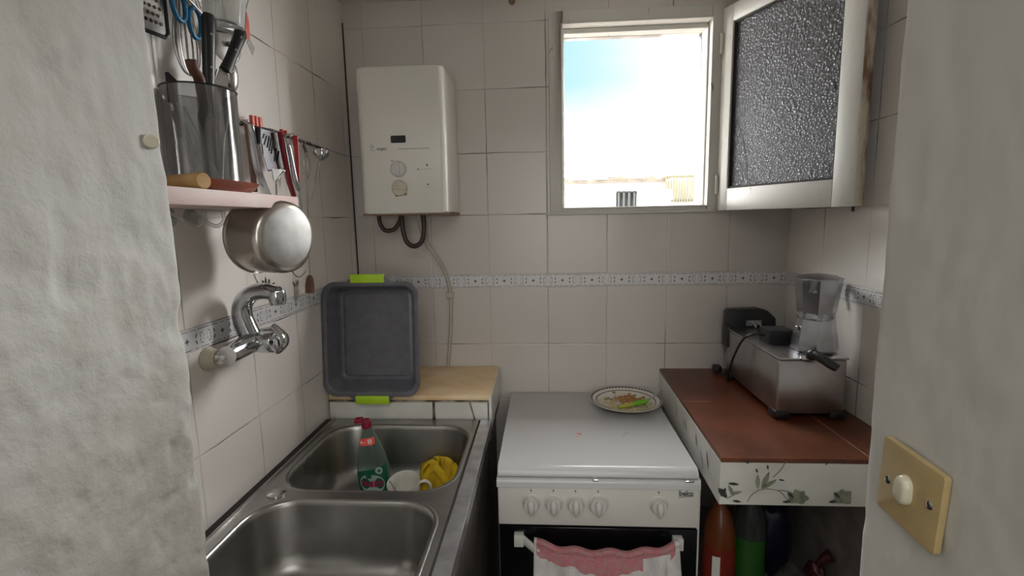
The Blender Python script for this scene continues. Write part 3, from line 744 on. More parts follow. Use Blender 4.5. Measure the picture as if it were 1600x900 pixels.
sp_pts = spline([(FX-.004, fy, fz+.006), (FX-.014, fy, fz+.032), (FX-.020, fy, fz+.058), (FX-.015, fy, fz+.083), (FX+.006, fy, fz+.102), (FX+.034, fy, fz+.106), (FX+.060, fy, fz+.100)], 7)
ns = len(sp_pts)
MB().tube(sp_pts, [.0215-.0055*i/(ns-1) for i in range(ns)], 24).build('spout', M['chrome'], tp, ang=60)
MB().tube([(FX+.057, fy, fz+.106), (FX+.058, fy, fz+.092), (FX+.059, fy, fz+.078)], [.0175, .0175, .015], 20).build('spout_nozzle', M['chrome'], tp, bevel=.001)
MB().lathe([(.016, -.004), (.0205, 0), (.0205, .006), (.016, .010)], (FX-.006, fy, fz+.012), (-.3, 0, 1), 24, caps=True).build('collar', M['chrome'], tp)
MB().tube([(FX, fy, fz), (FX+.012, fy, fz), (FX+.014, fy, fz), (FX+.042, fy, fz-.001), (FX+.046, fy, fz-.001)], [.020, .0215, .0225, .0225, .020], 24).build('cartridge', M['chrome'], tp, ang=60)
lv = MB().tube([(FX+.044, fy, fz-.001), (FX+.056, fy-.002, fz-.001), (FX+.060, fy-.002, fz-.001)], [.0195, .0195, .013], 24).build('lever_cap', M['chrome'], tp, bevel=.001)
MB().tube(spline([(FX+.058, fy-.004, fz-.016), (FX+.068, fy-.006, fz-.004), (FX+.068, fy-.006, fz+.012), (FX+.056, fy-.006, fz+.026), (FX+.046, fy-.008, fz+.036)], 7), [(.006, .019-.011*max(0, (i-12)/16)) for i in range(29)], 12, flat=(1, 0, 0)).build('lever', M['chrome'], lv, ang=70)
MB().lathe([(0, 0), (.004, 0), (.004, .001), (0, .001)], (FX+.050, fy-.0205, fz+.004), (0, -1, 0), 12).build('screw', M['black'], lv)

# ------------------------------------------------------------------ shelf on the left wall
SY0, SY1, SZ = -1.055, -.672, 1.508
sh = tag(MB().box(.001, .145, SY0, SY1, 1.483, SZ).build('wall_shelf', M['shelf'], bevel=.0015), 'short pink-washed wooden shelf on the left wall', 'shelf')
# clear hooks under it
for yy, lb_ in ((-.855, 'clear plastic hook below the shelf, nearer the plastered edge'), (-.800, 'clear plastic hook below the shelf, nearer the saucepan')):
    hk = thing('plastic_hook', (.0, yy, 1.47), lb_, 'hook', 'clear hooks below the shelf')
    MB().lathe([(0, 0), (.018, 0), (.018, .003), (.0, .003)], (0, yy, 1.468), (1, 0, 0), 24).build('backplate', M['clear'], hk)
    MB().tube(spline([(.003, yy, 1.474), (.020, yy, 1.470), (.032, yy+.006, 1.456), (.040, yy+.018, 1.452), (.046, yy+.028, 1.462), (.046, yy+.028, 1.478)], 7), .0038, 10).build('prong', M['clear'], hk)

# rolling pin end and clay dish
tag(MB().tube([(.012, -.905, SZ+.0125), (.04, -.915, SZ+.0125), (.139, -.951, SZ+.0125), (.141, -.9517, SZ+.0125)], [.0118, .0125, .0125, .0110], 24).build('rolling_pin', M['beech'], ang=50), 'pale round wooden rod end lying at the front of the shelf', 'rolling pin')
tag(MB().loft([[Vector((.1325+wx*math.cos(q), -.872+wy*math.sin(q), SZ+.0002+zz)) for q in [2*math.pi*k/40 for k in range(40)]] for wx, wy, zz in ((.001, .01, 0), (.008, .050, 0), (.011, .066, .006), (.0135, .078, .015), (.0140, .080, .0175), (.0125, .077, .0175), (.009, .062, .009), (.004, .03, .006), (.0005, .01, .006))]).build('clay_dish', M['clay'], ang=60), 'long shallow red-brown clay dish in front of the clear jar on the shelf', 'dish')

# clear jar of knives
CJ = Vector((.0605, -.826, SZ+.0003)); JR, JH = .0575, .176
jar = thing('utensil_jar', CJ, 'tall smoky clear jar full of knives on the wooden shelf', 'jar')
MB().lathe([(JR, 0), (JR, JH), (JR+.0012, JH+.001), (JR-.0022, JH), (JR-.0025, .004), (0, .004)], CJ, n=48).build('wall', M['clearcup'], jar, ang=60)
MB().lathe([(0, 0), (JR, 0), (JR, .003), (0, .003)], CJ, n=48).build('base', M['steel'], jar)
MB().tube([CJ+Vector((JR*math.cos(a), JR*math.sin(a), JH)) for a in [2*math.pi*k/48 for k in range(48)]], .0014, 8, closed=True).build('rim', M['black'], jar, label='dark rim')
def J(dx, dy, z): return CJ+Vector((dx, dy, z))
def hand(name, a, bb, wd, th, mat, label, cat, blade=None, rivets=0, group=None):
    """a = butt end of the handle, bb = where it meets the blade; blade = its tip"""
    o = thing(name, bb, label, cat, group); a, bb = Vector(a), Vector(bb); d = (bb-a).normalized()
    side = Vector((.35, .94, 0)); side = (side-d*side.dot(d)).normalized(); nn = d.cross(side)
    pts = [a, a+d*.008, a.lerp(bb, .3), a.lerp(bb, .7), bb]
    MB().tube(pts, [(wd*.7, th*.8), (wd*1.05, th), (wd*.9, th), (wd*.8, th), (wd, th)], 14, flat=side).build('handle', mat, o, ang=60)
    for k in range(rivets):
        MB().lathe([(0, 0), (.0028, 0), (.0022, .0008), (0, .001)], a.lerp(bb, .2+.32*k)+nn*th*(1 if nn.y < 0 else -1), nn*(1 if nn.y < 0 else -1), 10).build('rivet', M['alu'], o)
    if blade is not None:
        t_ = Vector(blade); w2 = wd*1.5
        MB().prism([bb-side*wd*.9-nn*.0007, bb+side*wd*.9-nn*.0007, bb.lerp(t_, .6)+side*w2-nn*.0007, t_-nn*.0007, bb.lerp(t_, .5)-side*wd*1.2-nn*.0007], nn*.0014).build('blade', M['steel'], o, bevel=.0004, seg=1)
    return o
kA = at(326, 22, 'x', .09); hand('knife', kA, J(.02, -.01, .13), .0125, .0075, M['black'], 'black-handled kitchen knife standing upright at the middle of the clear jar', 'knife', J(.0, -.02, .008), 2, 'knives in the jar')
kB = at(378, 48, 'x', .075); hand('knife', kB, at(352, 112, 'x', .07), .0120, .008, M['black'], 'black knife with two pale rivets leaning right out of the clear jar', 'knife', J(-.02, -.03, .010), 2, 'knives in the jar')
hand('knife', J(.03, -.028, .150), J(.012, -.030, .055), .0105, .0065, M['black'], 'black-handled knife sunk wholly inside the clear jar', 'knife', J(.0, -.02, .006), 2, 'knives in the jar')
hand('knife', J(-.030, -.020, .140), J(-.012, -.012, .05), .0100, .0065, M['black'], 'short black-handled knife sunk inside the clear jar on its left side', 'knife', J(.01, -.0, .006), 1, 'knives in the jar')
ws = thing('wooden_spoon', J(0, -.02, .01), 'brown wooden spoon leaning left in the clear jar', 'spoon')
MB().tube(spline([at(298, 94, 'x', .095), at(302, 108, 'x', .092), at(314, 135, 'x', .085), J(.015, -.005, .06), J(.0, .01, .01)], 5), [(.0062, .0085)]*21, 12).build('handle', M['rosewood'], ws)
f1 = thing('table_fork', J(.02, .02, .01), 'steel fork standing tines up among the knives in the clear jar', 'fork')
fa, fb = at(345, 113, 'x', .05), J(.0, .015, .12)
fd = (fa-fb).normalized(); fs = Vector((.3, .95, 0)); fs = (fs-fd*fs.dot(fd)).normalized()
MB().tube([J(-.01, .03, .008), J(-.005, .02, .07), fb], [(.002, .003)]*3, 8).build('handle', M['steel'], f1)
b = MB()
for k in range(4): b.tube([fb+fd*.004+fs*(k-1.5)*.004, fb+fd*.012+fs*(k-1.5)*.0055, fa+fs*(k-1.5)*.0055], .0011, 6)
b.obox(fb+fd*.004, fs*.009, fd*.008, fd.cross(fs)*.0008); b.build('tines', M['steel'], f1)
s1 = thing('table_spoon', J(.02, .03, .01), 'dark steel spoon standing bowl up at the right rim of the clear jar', 'spoon')
sa = at(361, 118, 'x', .07)
MB().tube([J(.01, .02, .008), J(.015, .03, .09), sa-Vector((0, 0, .028))], [(.002, .003)]*3, 8).build('handle', M['steel'], s1)
MB().sphere(sa, .020, 16, 10, sc=(.55, .75, 1.5)).build('bowl', M['steel'], s1)
fp = thing('black_turner', J(-.02, -.04, .01), 'black nylon turner tip at the left rim of the clear jar', 'turner')
MB().prism([at(257, 113, 'x', .045), at(261, 112, 'x', .045), at(275, 126, 'x', .05), at(277, 160, 'x', .05), at(262, 160, 'x', .045)], (.002, .001, 0)).build('blade', M['black'], fp, bevel=.0005, seg=1)
MB().tube([at(270, 155, 'x', .05), J(.0, -.02, .01)], .003, 8).build('handle', M['black'], fp)
# knives' blades and a spoon seen through the jar
for i, (dx, dy, tx, ty, mt, nm, lb_) in enumerate(((-.02, .02, .03, -.02, 'steel', 'butter_knife', 'slim steel butter knife inside the clear jar, left of the middle'), (.03, .0, -.02, -.03, 'steel', 'butter_knife', 'slim steel butter knife inside the clear jar, right of the middle'),
                                              (.035, -.02, -.03, .0, 'black', 'peeler', 'short black peeler sunk inside the clear jar'))):
    tag(MB().tube([J(dx, dy, .006), J((dx+tx)/2, (dy+ty)/2, .08), J(tx, ty, .150)], [(.002, .006), (.0025, .008), (.002, .007)], 8).build(nm, M[mt]), lb_, 'knife' if i < 2 else 'peeler')
dk = thing('serving_spoon', J(.02, -.03, .01), 'dark serving spoon with its round bowl inside the clear jar', 'spoon')
MB().sphere(J(.025, -.032, .115), .020, 16, 10, sc=(.35, .8, 1.1)).build('bowl', M['darkwood'], dk)
MB().tube([J(.025, -.032, .10), J(.012, -.01, .008)], .003, 8).build('handle', M['darkwood'], dk)

# ------------------------------------------------------------------ things hung above the shelf
rl = thing('hanging_rail', (.02, -.8, 2.0), 'dark metal rail high on the left wall holding grater, whisk and jug', 'rail')
MB().tube([(.022, -1.04, 1.99), (.022, -.50, 1.99)], .004, 10).build('bar', M['steel'], rl)
for yy in (-1.02, -.52): MB().tube([(0, yy, 1.99), (.022, yy, 1.99)], .005, 8).build('bracket', M['steel'], rl)
def hang(o, p, q):
    return MB().tube([p, (p[0]*.5+.011, (p[1]+q)/2, (p[2]+1.99)/2), (.022, q, 1.985)], .0012, 6).build('hanging_wire', M['steel'], o)
# grater
gr = thing('grater', (.03, -.9, 1.75), 'flat steel grater with a black frame hanging beside the plastered edge', 'grater')
Gc = lambda u, z, t_=0: Vector((.034+t_+.16*u, -.852+u*.9, z))
gz0, gz1 = 1.762, 1.93
b = MB(); b.obox(Gc(-.035, (gz0+gz1)/2), Vector((.16, .9, 0))*.036, Vector((.9, -.16, 0))*.0012, Vector((0, 0, (gz1-gz0)/2)))
b.build('plate', M['steel'], gr, bevel=.0008, seg=1)
b = MB()
pts = [Gc(.001, gz1), Gc(.001, gz0+.008), Gc(-.006, gz0), Gc(-.064, gz0), Gc(-.071, gz0+.008), Gc(-.071, gz1)]
b.tube(pts, .0035, 8); b.build('frame', M['black'], gr, label='black plastic frame')
b = MB()
for r_ in range(14):
    for c_ in range(6):
        q = Gc(-.012-.0095*c_-(.0047 if r_ % 2 else 0), gz0+.018+r_*.0115, .0)+Vector((.9, -.16, 0)).normalized()*.0014
        b.lathe([(0, .0004), (.0030, .0004), (.0030, 0)], q, (.9, -.16, 0), 8)
b.build('holes', M['black'], gr)
hang(gr, Gc(-.035, gz1), -.895)
# whisk
wk = thing('balloon_whisk', (.04, -.8, 1.75), 'steel balloon whisk hanging upside down behind the clear jar', 'whisk')
wc = at(297, 118, 'x', .035)
for k in range(7):
    a = math.pi*k/7; dx, dy = math.cos(a)*.30, math.sin(a)*1.0
    L_ = [(0, .165), (.006, .150), (.022, .10), (.030, .06), (.028, .028), (.016, .006), (0, 0)]
    pl = [wc+Vector((dx*r_, dy*r_, z)) for r_, z in L_]; pr2 = [wc+Vector((-dx*r_, -dy*r_, z)) for r_, z in reversed(L_[:-1])]
    MB().tube(spline(pl+pr2, 5), .0009, 6).build('wire', M['steel'], wk)
MB().tube([wc+Vector((0, 0, .16)), wc+Vector((0, .01, .25))], .007, 12).build('handle', M['steel'], wk)
hang(wk, wc+Vector((0, .01, .25)), wc.y+.01)
# blue-handled scissors
sc_ = thing('kitchen_scissors', (.05, -.78, 1.8), 'kitchen scissors with blue looped handles hanging above the clear jar', 'scissors')
c0 = at(305, 36, 'x', .045)
for i, (dy, dz, a) in enumerate(((0, 0, .25), (-.038, .016, -.3))):
    MB().tube([c0+Vector((0, dy+.0155*math.cos(q)+.006*math.sin(q)*a, dz+.026*math.sin(q))) for q in [2*math.pi*k/28 for k in range(28)]], (.004), 10, closed=True).build('loop_handle', M['blue'], sc_)
MB().tube([c0+Vector((.002, .012, .028)), c0+Vector((.002, -.03, .12))], [(.0015, .006), (.001, .001)], 8).build('blade', M['steel'], sc_)
MB().tube([c0+Vector((0, -.034, .040)), c0+Vector((0, .008, .12))], [(.0015, .006), (.001, .001)], 8).build('blade', M['steel'], sc_)
hang(sc_, c0+Vector((0, -.01, .12)), c0.y)
# thin steel rod tool
rt_ = thing('meat_skewer', (.05, -.76, 1.9), 'thin steel skewer slanting behind the blue scissors', 'skewer')
MB().tube([at(292, -4, 'x', .055), at(322, 28, 'x', .055)], .0022, 8).build('rod', M['steel'], rt_)
MB().tube([at(292, -4, 'x', .055), (.03, -.80, 1.985)], .0012, 6).build('hook', M['steel'], rt_)
# measuring jug
jg = thing('measuring_jug', (.05, -.67, 1.82), 'clear plastic measuring cup hanging above the black knife handles', 'measuring cup')
jc = at(351, 46, 'x', .055); jc.z += .004
MB().lathe([(0, 0), (.030, 0), (.034, .003), (.0385, .085), (.0365, .085), (.032, .006), (0, .004)], jc, (0.08, 0, 1), 32).build('cup', M['clear'], jg, ang=60)
MB().tube([jc+Vector((.0315*math.cos(a), .0315*math.sin(a), .001)) for a in [2*math.pi*k/32 for k in range(32)]], .0022, 8, closed=True).build('foot_ring', M['alu'], jg)
hang(jg, jc+Vector((0, .03, .085)), jc.y+.03)
# steel disc lid / skimmer
lid_c = at(353, 70, 'x', .026)
sm = thing('round_skimmer', lid_c, 'small round steel skimmer disc hanging against the wall behind the measuring cup', 'skimmer')
MB().lathe([(0, .006), (.020, .005), (.032, .002), (.036, 0), (.0345, -.001), (0, .001)], lid_c, (1, -.25, 0), 36).build('disc', M['steel'], sm)
MB().lathe([(0, .014), (.005, .012), (.005, .004), (0, .004)], lid_c, (1, -.25, 0), 14).build('knob', M['steel'], sm)
hang(sm, lid_c+Vector((.003, 0, .034)), lid_c.y)
# red skimmer handle
rs = thing('red_peg_knife', (.03, -.6, 1.84), 'small red-topped tool with a thin blade hanging right of the measuring cup', 'knife')
MB().prism([at(383, 18, 'x', .03), at(387, 32, 'x', .03), at(389, 62, 'x', .03), at(380, 62, 'x', .03)], (.003, 0, 0)).build('handle', M['palered'], rs, bevel=.0006, seg=1)
MB().prism([at(389, 60, 'x', .03), at(397, 76, 'x', .03), at(394, 86, 'x', .03), at(385, 66, 'x', .03)], (.002, 0, 0)).build('blade', M['steel'], rs)
hang(rs, at(383, 18, 'x', .031), -.55)

# ------------------------------------------------------------------ utensil rail beyond the shelf
RX, RZ = .022, 1.664
ur = thing('utensil_rail', (.02, -.42, RZ), 'dark metal rail beyond the shelf carrying hung cooking tools', 'rail')
MB().tube([(RX, -.645, RZ+.004), (RX, -.225, RZ)], .0038, 10).build('bar', M['black'], ur)
for yy in (-.63, -.235): MB().tube([(0, yy, RZ+.002), (RX, yy, RZ+.002)], .004, 8).build('bracket', M['black'], ur)
def ux(px, py, x=.042): return at(px, py, 'x', x)
def hook(o, p, mat='steel'):
    p = Vector(p)
    return MB().tube([p, Vector((.034, p.y, max(p.z+.006, RZ+.002))), Vector((RX, p.y, RZ+.007)), Vector((RX-.006, p.y, RZ+.002))], .0013, 6).build('hanging_hook', M[mat], o)
o = thing('wooden_spatula', ux(395, 280, .028), 'dark brown wooden spatula at the near end of the utensil rail', 'spatula')
MB().tube([ux(385, 192, .03), ux(388, 200, .03), ux(393, 245, .028), ux(398, 300, .026)], [(.003, .010), (.003, .012), (.003, .010), (.003, .009)], 10, flat=(.35, 1, 0)).build('handle', M['rosewood'], o); hook(o, ux(385, 192, .03))
o = thing('steel_tongs', ux(420, 300), 'broad curved steel handle with a black top, next to the wooden spatula', 'tongs')
MB().tube(spline([ux(393, 206, .055), ux(397, 235, .058), ux(404, 268, .055), ux(416, 298, .05), ux(424, 312, .048)], 6), [(.0025, .009+.003*math.sin(i/24*3)) for i in range(25)], 12, flat=(.35, 1, 0)).build('arm', M['alu'], o)
MB().tube([ux(391, 194, .055), ux(394, 208, .055)], [(.004, .008), (.004, .008)], 12, flat=(.35, 1, 0)).build('top', M['chrome'], o, bevel=.001)
MB().tube([ux(402, 200, .045), ux(404, 225, .045)], [(.003, .010), (.003, .006)], 10, flat=(.35, 1, 0)).build('grip', M['black'], o, label='black grip')
hook(o, ux(391, 196, .05))
o = thing('slotted_turner', ux(430, 300, .04), 'grey steel slotted turner with long slots hanging blade up', 'turner')
TB = [ux(405, 200, .036), ux(436, 209, .036), ux(446, 262, .036), ux(418, 268, .036), ux(410, 240, .036)]
MB().prism(TB, (.0015, 0, 0)).build('blade', M['alu'], o, bevel=.0004, seg=1)
b = MB()
for (xa, ya, xb, yb) in ((413, 209, 411, 216), (417, 212, 413, 226), (421, 213, 418, 230), (424, 216, 421, 236), (427, 218, 424, 240), (432, 232, 429, 252), (436, 236, 433, 255), (409, 225, 411, 240)):
    b.tube([ux(xa, ya, .0385), ux(xb, yb, .0385)], .0013, 6)
b.build('slots', M['black'], o)
MB().prism([ux(424, 263, .05), ux(446, 266, .05), ux(434, 282, .05), ux(427, 282, .05)], (.0015, 0, 0)).build('neck', M['steel'], o)
MB().tube([ux(443, 268, .052), ux(431, 284, .052), ux(432, 306, .05), ux(433, 320, .05)], .0022, 8).build('shank', M['chrome'], o)
hook(o, ux(428, 206, .036))
o = thing('red_handled_tool', ux(455, 300), 'dark red plastic-handled kitchen tool hanging left of the steel tube handle', 'kitchen tool')
MB().tube([ux(437, 206, .05), ux(440, 222, .05), ux(446, 255, .05), ux(452, 285, .048), ux(459, 306, .046)], [(.004, .009), (.005, .0085), (.005, .008), (.005, .0085), (.005, .007)], 12, flat=(.35, 1, 0)).build('handle', M['darkred'], o); hook(o, ux(437, 206, .05))
MB().tube([ux(459, 306, .046), ux(463, 345, .04)], .002, 8).build('shank', M['steel'], o)
o = thing('steel_handled_tool', ux(465, 300, .06), 'silver tube-handled tool with a thin rod passing below the shelf', 'kitchen tool')
MB().tube([ux(449, 226, .062), ux(451, 229, .062), ux(461, 280, .062), ux(466, 296, .062), ux(467, 298, .062)], [.003, .0052, .0062, .0052, .003], 14).build('handle', M['alu'], o, ang=60)
MB().tube([ux(466, 296, .062), ux(472, 330, .060)], .0019, 8).build('shank', M['chrome'], o)
MB().tube(spline([ux(449, 227, .062), ux(446, 214, .056), ux(452, 209, .05), ux(453, 222, .056), ux(449, 228, .062)], 5), .0015, 6).build('loop', M['steel'], o); hook(o, ux(450, 212, .05))
o = thing('bright_red_tool', ux(462, 270, .04), 'bright red flat-handled tool hanging right of the silver tube handle', 'kitchen tool')
MB().tube([ux(461, 212, .04), ux(462, 222, .04), ux(464, 250, .038), ux(466, 285, .036)], [(.003, .009), (.003, .009), (.003, .007), (.003, .006)], 10, flat=(.35, 1, 0)).build('handle', M['red'], o); hook(o, ux(461, 212, .04))
o = thing('long_steel_spatula', ux(487, 420, .035), 'long flat steel spatula with a brown paddle end hanging past the saucepan', 'spatula')
MB().tube([ux(476, 232, .03), ux(479, 290, .03), ux(482, 372, .03), ux(484, 433, .03)], [(.0015, .003)]*4, 8, flat=(.35, 1, 0)).build('shank', M['chrome'], o)
MB().tube([ux(484, 430, .03), ux(484, 436, .03), ux(484, 446, .03), ux(484, 458, .03)], [(.003, .006), (.005, .013), (.005, .016), (.005, .016)], 12, flat=(.35, 1, 0)).build('paddle', M['rosewood'], o, label='brown rounded paddle'); hook(o, ux(476, 232, .03))
o = thing('small_steel_whisk', ux(480, 270, .05), 'small dark wire whisk hanging left of the up-turned ladle', 'whisk')
for k in range(5):
    a = math.pi*k/5; c1 = ux(480, 262, .045)
    MB().tube(spline([c1+Vector((0, 0, .04)), c1+Vector((.008*math.cos(a), .012*math.sin(a), .01)), c1+Vector((0, 0, -.03)), c1+Vector((-.008*math.cos(a), -.012*math.sin(a), .01)), c1+Vector((0, 0, .04))], 5), .0010, 5).build('wire', M['steel'], o)
MB().tube([c1+Vector((0, 0, .038)), c1+Vector((-.005, 0, .058))], .004, 8).build('collar', M['black'], o); hook(o, c1+Vector((-.005, 0, .058)))
o = thing('soup_ladle', ux(490, 320, .05), 'steel soup ladle hung with its round bowl at the far end of the rail', 'ladle')
lc = ux(502, 238, .055)
MB().lathe([(0, -.021), (.010, -.0185), (.0175, -.011), (.021, 0), (.0195, 0), (.016, -.010), (.009, -.0165), (0, -.019)], lc, (.2, -.6, .75), 28).build('bowl', M['chrome'], o, ang=70)
MB().tube([lc+Vector((0, 0, -.014)), ux(498, 255, .055), ux(491, 292, .05), ux(485, 318, .045)], [(.0015, .003)]*4, 8).build('shank', M['chrome'], o)
hook(o, lc+Vector((-.01, -.012, .012)))
# little red pegs clipped on the rail
for i, (px_a, py_a, s, mt) in enumerate(((394, 190, 1, 'palered'), (400, 191, 1, 'palered'), (406, 193, 1, 'palered'), (440, 207, .6, 'red'), (446, 209, .6, 'red'))):
    p = ux(px_a, py_a, .026); hgt = .011*s
    tag(MB().obox(p+Vector((0, 0, hgt*.2)), (.004, 0, 0), (0, .0042*s, 0), (0, 0, hgt)).build('rail_peg', M[mt], bevel=.001), ('pale red peg clipped on the near end of the utensil rail' if i < 3 else 'tiny red peg clipped on the middle of the utensil rail'), 'peg', 'pale red pegs on the utensil rail' if i < 3 else 'tiny red pegs on the utensil rail')

# ------------------------------------------------------------------ saucepan hung on the wall
pn = Vector((.935, -.34, -.03)).normalized()
pb = at(451, 371, 'x', .158)
pan = thing('saucepan', pb, 'steel saucepan hanging under the shelf with its pale round base facing out', 'saucepan')
MB().lathe([(.0570, -.001), (.0640, -.003), (.0695, -.008), (.0710, -.016), (.0712, -.082), (.0745, -.084), (.0745, -.087), (.0695, -.087), (.0690, -.03), (.062, -.009), (0, -.006)], pb, pn, 56).build('body', M['pot'], pan, ang=40)
MB().lathe([(0, .001), (.010, .0008), (.0550, .0008), (.0575, -.0008), (.0570, -.003)], pb, pn, 56).build('base_disc', M['potbase'], pan, ang=40, label='pale brushed base')
hd = Vector((.0, .25, 1)); hd = (hd-pn*hd.dot(pn)).normalized(); hd = Vector((0, 1, .1)).normalized(); hb = pb-pn*.075+hd*.070
MB().tube([hb, hb+hd*.02-pn*.006, hb+hd*.055-pn*.022], [(.004, .009), (.004, .007), (.004, .008)], 10).build('handle', M['steel'], pan)

# ------------------------------------------------------------------ decorated tile motif above the border (print on tiles)
b = MB()
def wl(px, py): return at(px, py, 'x', .0012)
def leaf(c, tip, wd, mi=0):
    c, tip = Vector(c), Vector(tip); d = tip-c; s_ = Vector((0, d.z, -d.y)).normalized()*wd
    b.poly([c, c+d*.3+s_*.8, c+d*.6+s_, tip, c+d*.6-s_*.7, c+d*.3-s_*.8], mi)
for (x0_, y0_, x1_, y1_, w_) in ((413, 446, 410, 437, .0035), (416, 446, 415, 432, .0035), (420, 445, 421, 435, .004), (424, 446, 430, 441, .003), (408, 447, 418, 447, .003), (462, 448, 457, 440, .0025), (465, 446, 466, 437, .0025)):
    leaf(wl(x0_, y0_), wl(x1_, y1_), w_)
b.tube([wl(397, 428), wl(402, 440), wl(408, 446)], .0007, 5).tube(spline([wl(455, 422), wl(463, 431), wl(470, 432), wl(478, 424)], 5), .0008, 5)
o = struct('trim_5', b, M['leafdark'], weld=False)

# ------------------------------------------------------------------ stove
sv = thing('gas_stove', (.777, -.28, 0), 'white freestanding gas stove with closed lid between sink and tiled counter', 'stove')
sx0, sx1, sy0 = .532, 1.0195, -.558
b = MB().box(sx0+.002, sx1+.008, sy0+.02, -.006, .02, .818); b.build('body', M['stove'], sv, bevel=.003)
# lid with a rounded front
pr3 = [(-.008, .826), (-.008, .842), (-.014, .8475)] + [(sy0+.012+.022-.022*math.sin(a)-.001, .8475-.019+.019*math.cos(a)) for a in [math.pi/2*k/7 for k in range(8)]] + [(sy0+.012, .826)]
b = MB().loft([[Vector((x, p[0], p[1])) for p in pr3] for x in (sx0+.001, sx0+.004, sx1-.004, sx1-.001)]); b.build('lid', M['stove'], sv, ang=50, bevel=0)
pr4 = [(-.01, .806), (-.01, .8235), (sy0+.010, .8235)] + [(sy0+.008-.008*math.sin(a), .8155+.008*math.cos(a)) for a in [math.pi/2*k/5 for k in range(6)]] + [(sy0, .8035), (sy0+.02, .8035)]
MB().loft([[Vector((x, p[0], p[1])) for p in pr4] for x in (sx0-.001, sx1+.001)]).build('hob_rim', M['stove'], sv, ang=50)
MB().box(sx0+.001, sx1, sy0+.004, sy0+.03, .702, .8025).build('control_panel', M['panel'], sv, bevel=.003)
MB().box(.765, .778, sy0-.001, sy0+.012, .8225, .8262).box(.985, 1.004, sy0-.001, sy0+.012, .8225, .8262).build('lid_buffer', M['chrome'], sv, bevel=.001)
for x in (.615, .670, .7235, .778, .923):
    p = Vector((x, sy0+.004, .7625)); sc2 = 1.0 if x not in (.778,) else 1.12
    k_ = MB().lathe([(.0245*sc2, 0), (.0245*sc2, .001), (.021*sc2, .002), (.0185*sc2, .005), (.0180*sc2, .014), (.0165*sc2, .017), (0, .0175)], p, (0, -1, 0), 36).build('knob', M['knob'], sv, ang=50)
    MB().tube([p+Vector((0, -.017, .014)), p+Vector((0, -.022, .010)), p+Vector((0, -.023, -.012)), p+Vector((0, -.017, -.023))], [(.0035, .004), (.006, .008), (.0055, .0075), (.003, .003)], 12, flat=(0, -1, 0)).build('grip', M['knob'], k_, ang=60)
    MB().obox((x, sy0+.0036, .794), (.0016, 0, 0), (0, .0006, 0), (0, 0, .0022)).obox((x-.001, sy0+.0036, .7865), (.0012, 0, 0), (0, .0006, 0), (0, 0, .0007)).build('marker', M['ink'], k_)
text_mesh('beko', .0185, (.9875, sy0+.0033, .8035-.011), (1, 0, 0), (0, 0, 1), M['ink'], 'lettering', sv, bold=.0006, sx=.92)
MB().prism([(.970, sy0+.0034, .7815), (1.004, sy0+.0034, .7850), (1.004, sy0+.0034, .7862), (.985, sy0+.0034, .7845), (.970, sy0+.0034, .7830)], (0, .0006, 0)).build('brand_swoosh', M['ink'], sv)
dr = MB().box(sx0+.003, sx1-.002, sy0+.002, sy0+.022, .20, .6985).build('oven_door', M['glassblack'], sv, bevel=.003, label='black glass oven door')
MB().box(sx0+.003, sx1-.002, sy0+.004, sy0+.022, .03, .19).build('drawer_front', M['panel'], sv, bevel=.003)
HZ_ = .683
b = MB()
hb_ = [(.586, sy0+.003), (.590, sy0-.004), (.632, sy0-.048), (.70, sy0-.056), (.85, sy0-.056), (.925, sy0-.048), (.966, sy0-.004), (.970, sy0+.003)]
b.tube([(x, y_, HZ_-.012-(.009 if .64 < x < .91 else .004 if .6 < x < .95 else 0)) for x, y_ in hb_], [(.013, .006), (.013, .006), (.011, .006), (.010, .006), (.010, .006), (.011, .006), (.013, .006), (.013, .006)], 12, flat=(0, 0, 1)); b.build('door_handle', M['knob'], dr, ang=50)
for x in (.574, .9755):
    MB().obox((x+(.010 if x < .7 else -.008), sy0-.008, HZ_-.012), (.012, 0, 0), (0, .010, 0), (0, 0, .015)).build('handle_bracket', M['knob'], dr, bevel=.002)
# red smears on the lid
b = MB()
for (cx, cy, ra, rb) in ((.744, -.348, .009, .0035), (.741, -.366, .006, .0025), (.748, -.352, .004, .005)):
    b.poly([Vector((cx+ra*math.cos(a)*(1+.25*math.sin(3*a)), cy+rb*math.sin(a)*(1+.3*math.cos(2*a)), .8479)) for a in [2*math.pi*k/14 for k in range(14)]])
b.build('sauce_smear', M['palered'], sv, flat=True, label='red sauce smear on the lid')
b = MB()
for (cx, cy) in ((.872, -.352), (.881, -.34), (.866, -.36)): b.poly([Vector((cx+.0022*math.cos(a), cy+.0014*math.sin(a), .8479)) for a in [2*math.pi*k/8 for k in range(8)]])
b.build('crumb_marks', M['brownrim'], sv, flat=True)

# towel over the handle
tw = thing('kitchen_towel', (.79, sy0-.06, .66), 'pink and white terry towel bunched over the oven door handle', 'towel')
def tow(u, v):
    x = .622+.340*u
    sag = .012*math.sin(math.pi*u)**.6
    top = HZ_+.003-sag
    s_ = v*.52
    dn = .07
    f = .010*math.sin(u*19+1)+.007*math.sin(u*41+v*3)+.005*noise.noise(Vector((u*14, v*9, 2)))
    ybar = sy0-.054+.022*abs(2*u-1)**3
    if v < .12:       # behind the bar
        k = v/.12; return Vector((x, ybar+.011, top-.09+k*.088))
    if v < .24:       # over the bar
        a = math.pi*(v-.12)/.12; return Vector((x, ybar+.011*math.cos(a)-.006*math.sin(a), top-.002+.010*math.sin(a)+.004*math.sin(u*27)))
    k = (v-.24)/.76
    x = .622+.340*(u+(u-.5)*.10*k)
    return Vector((x+.01*math.sin(v*5+u*4)*k, ybar-.013-.018*min(k*3, 1)-abs(f)*min(k*5, 1)*1.3-.004*k, top-.006-.34*k))
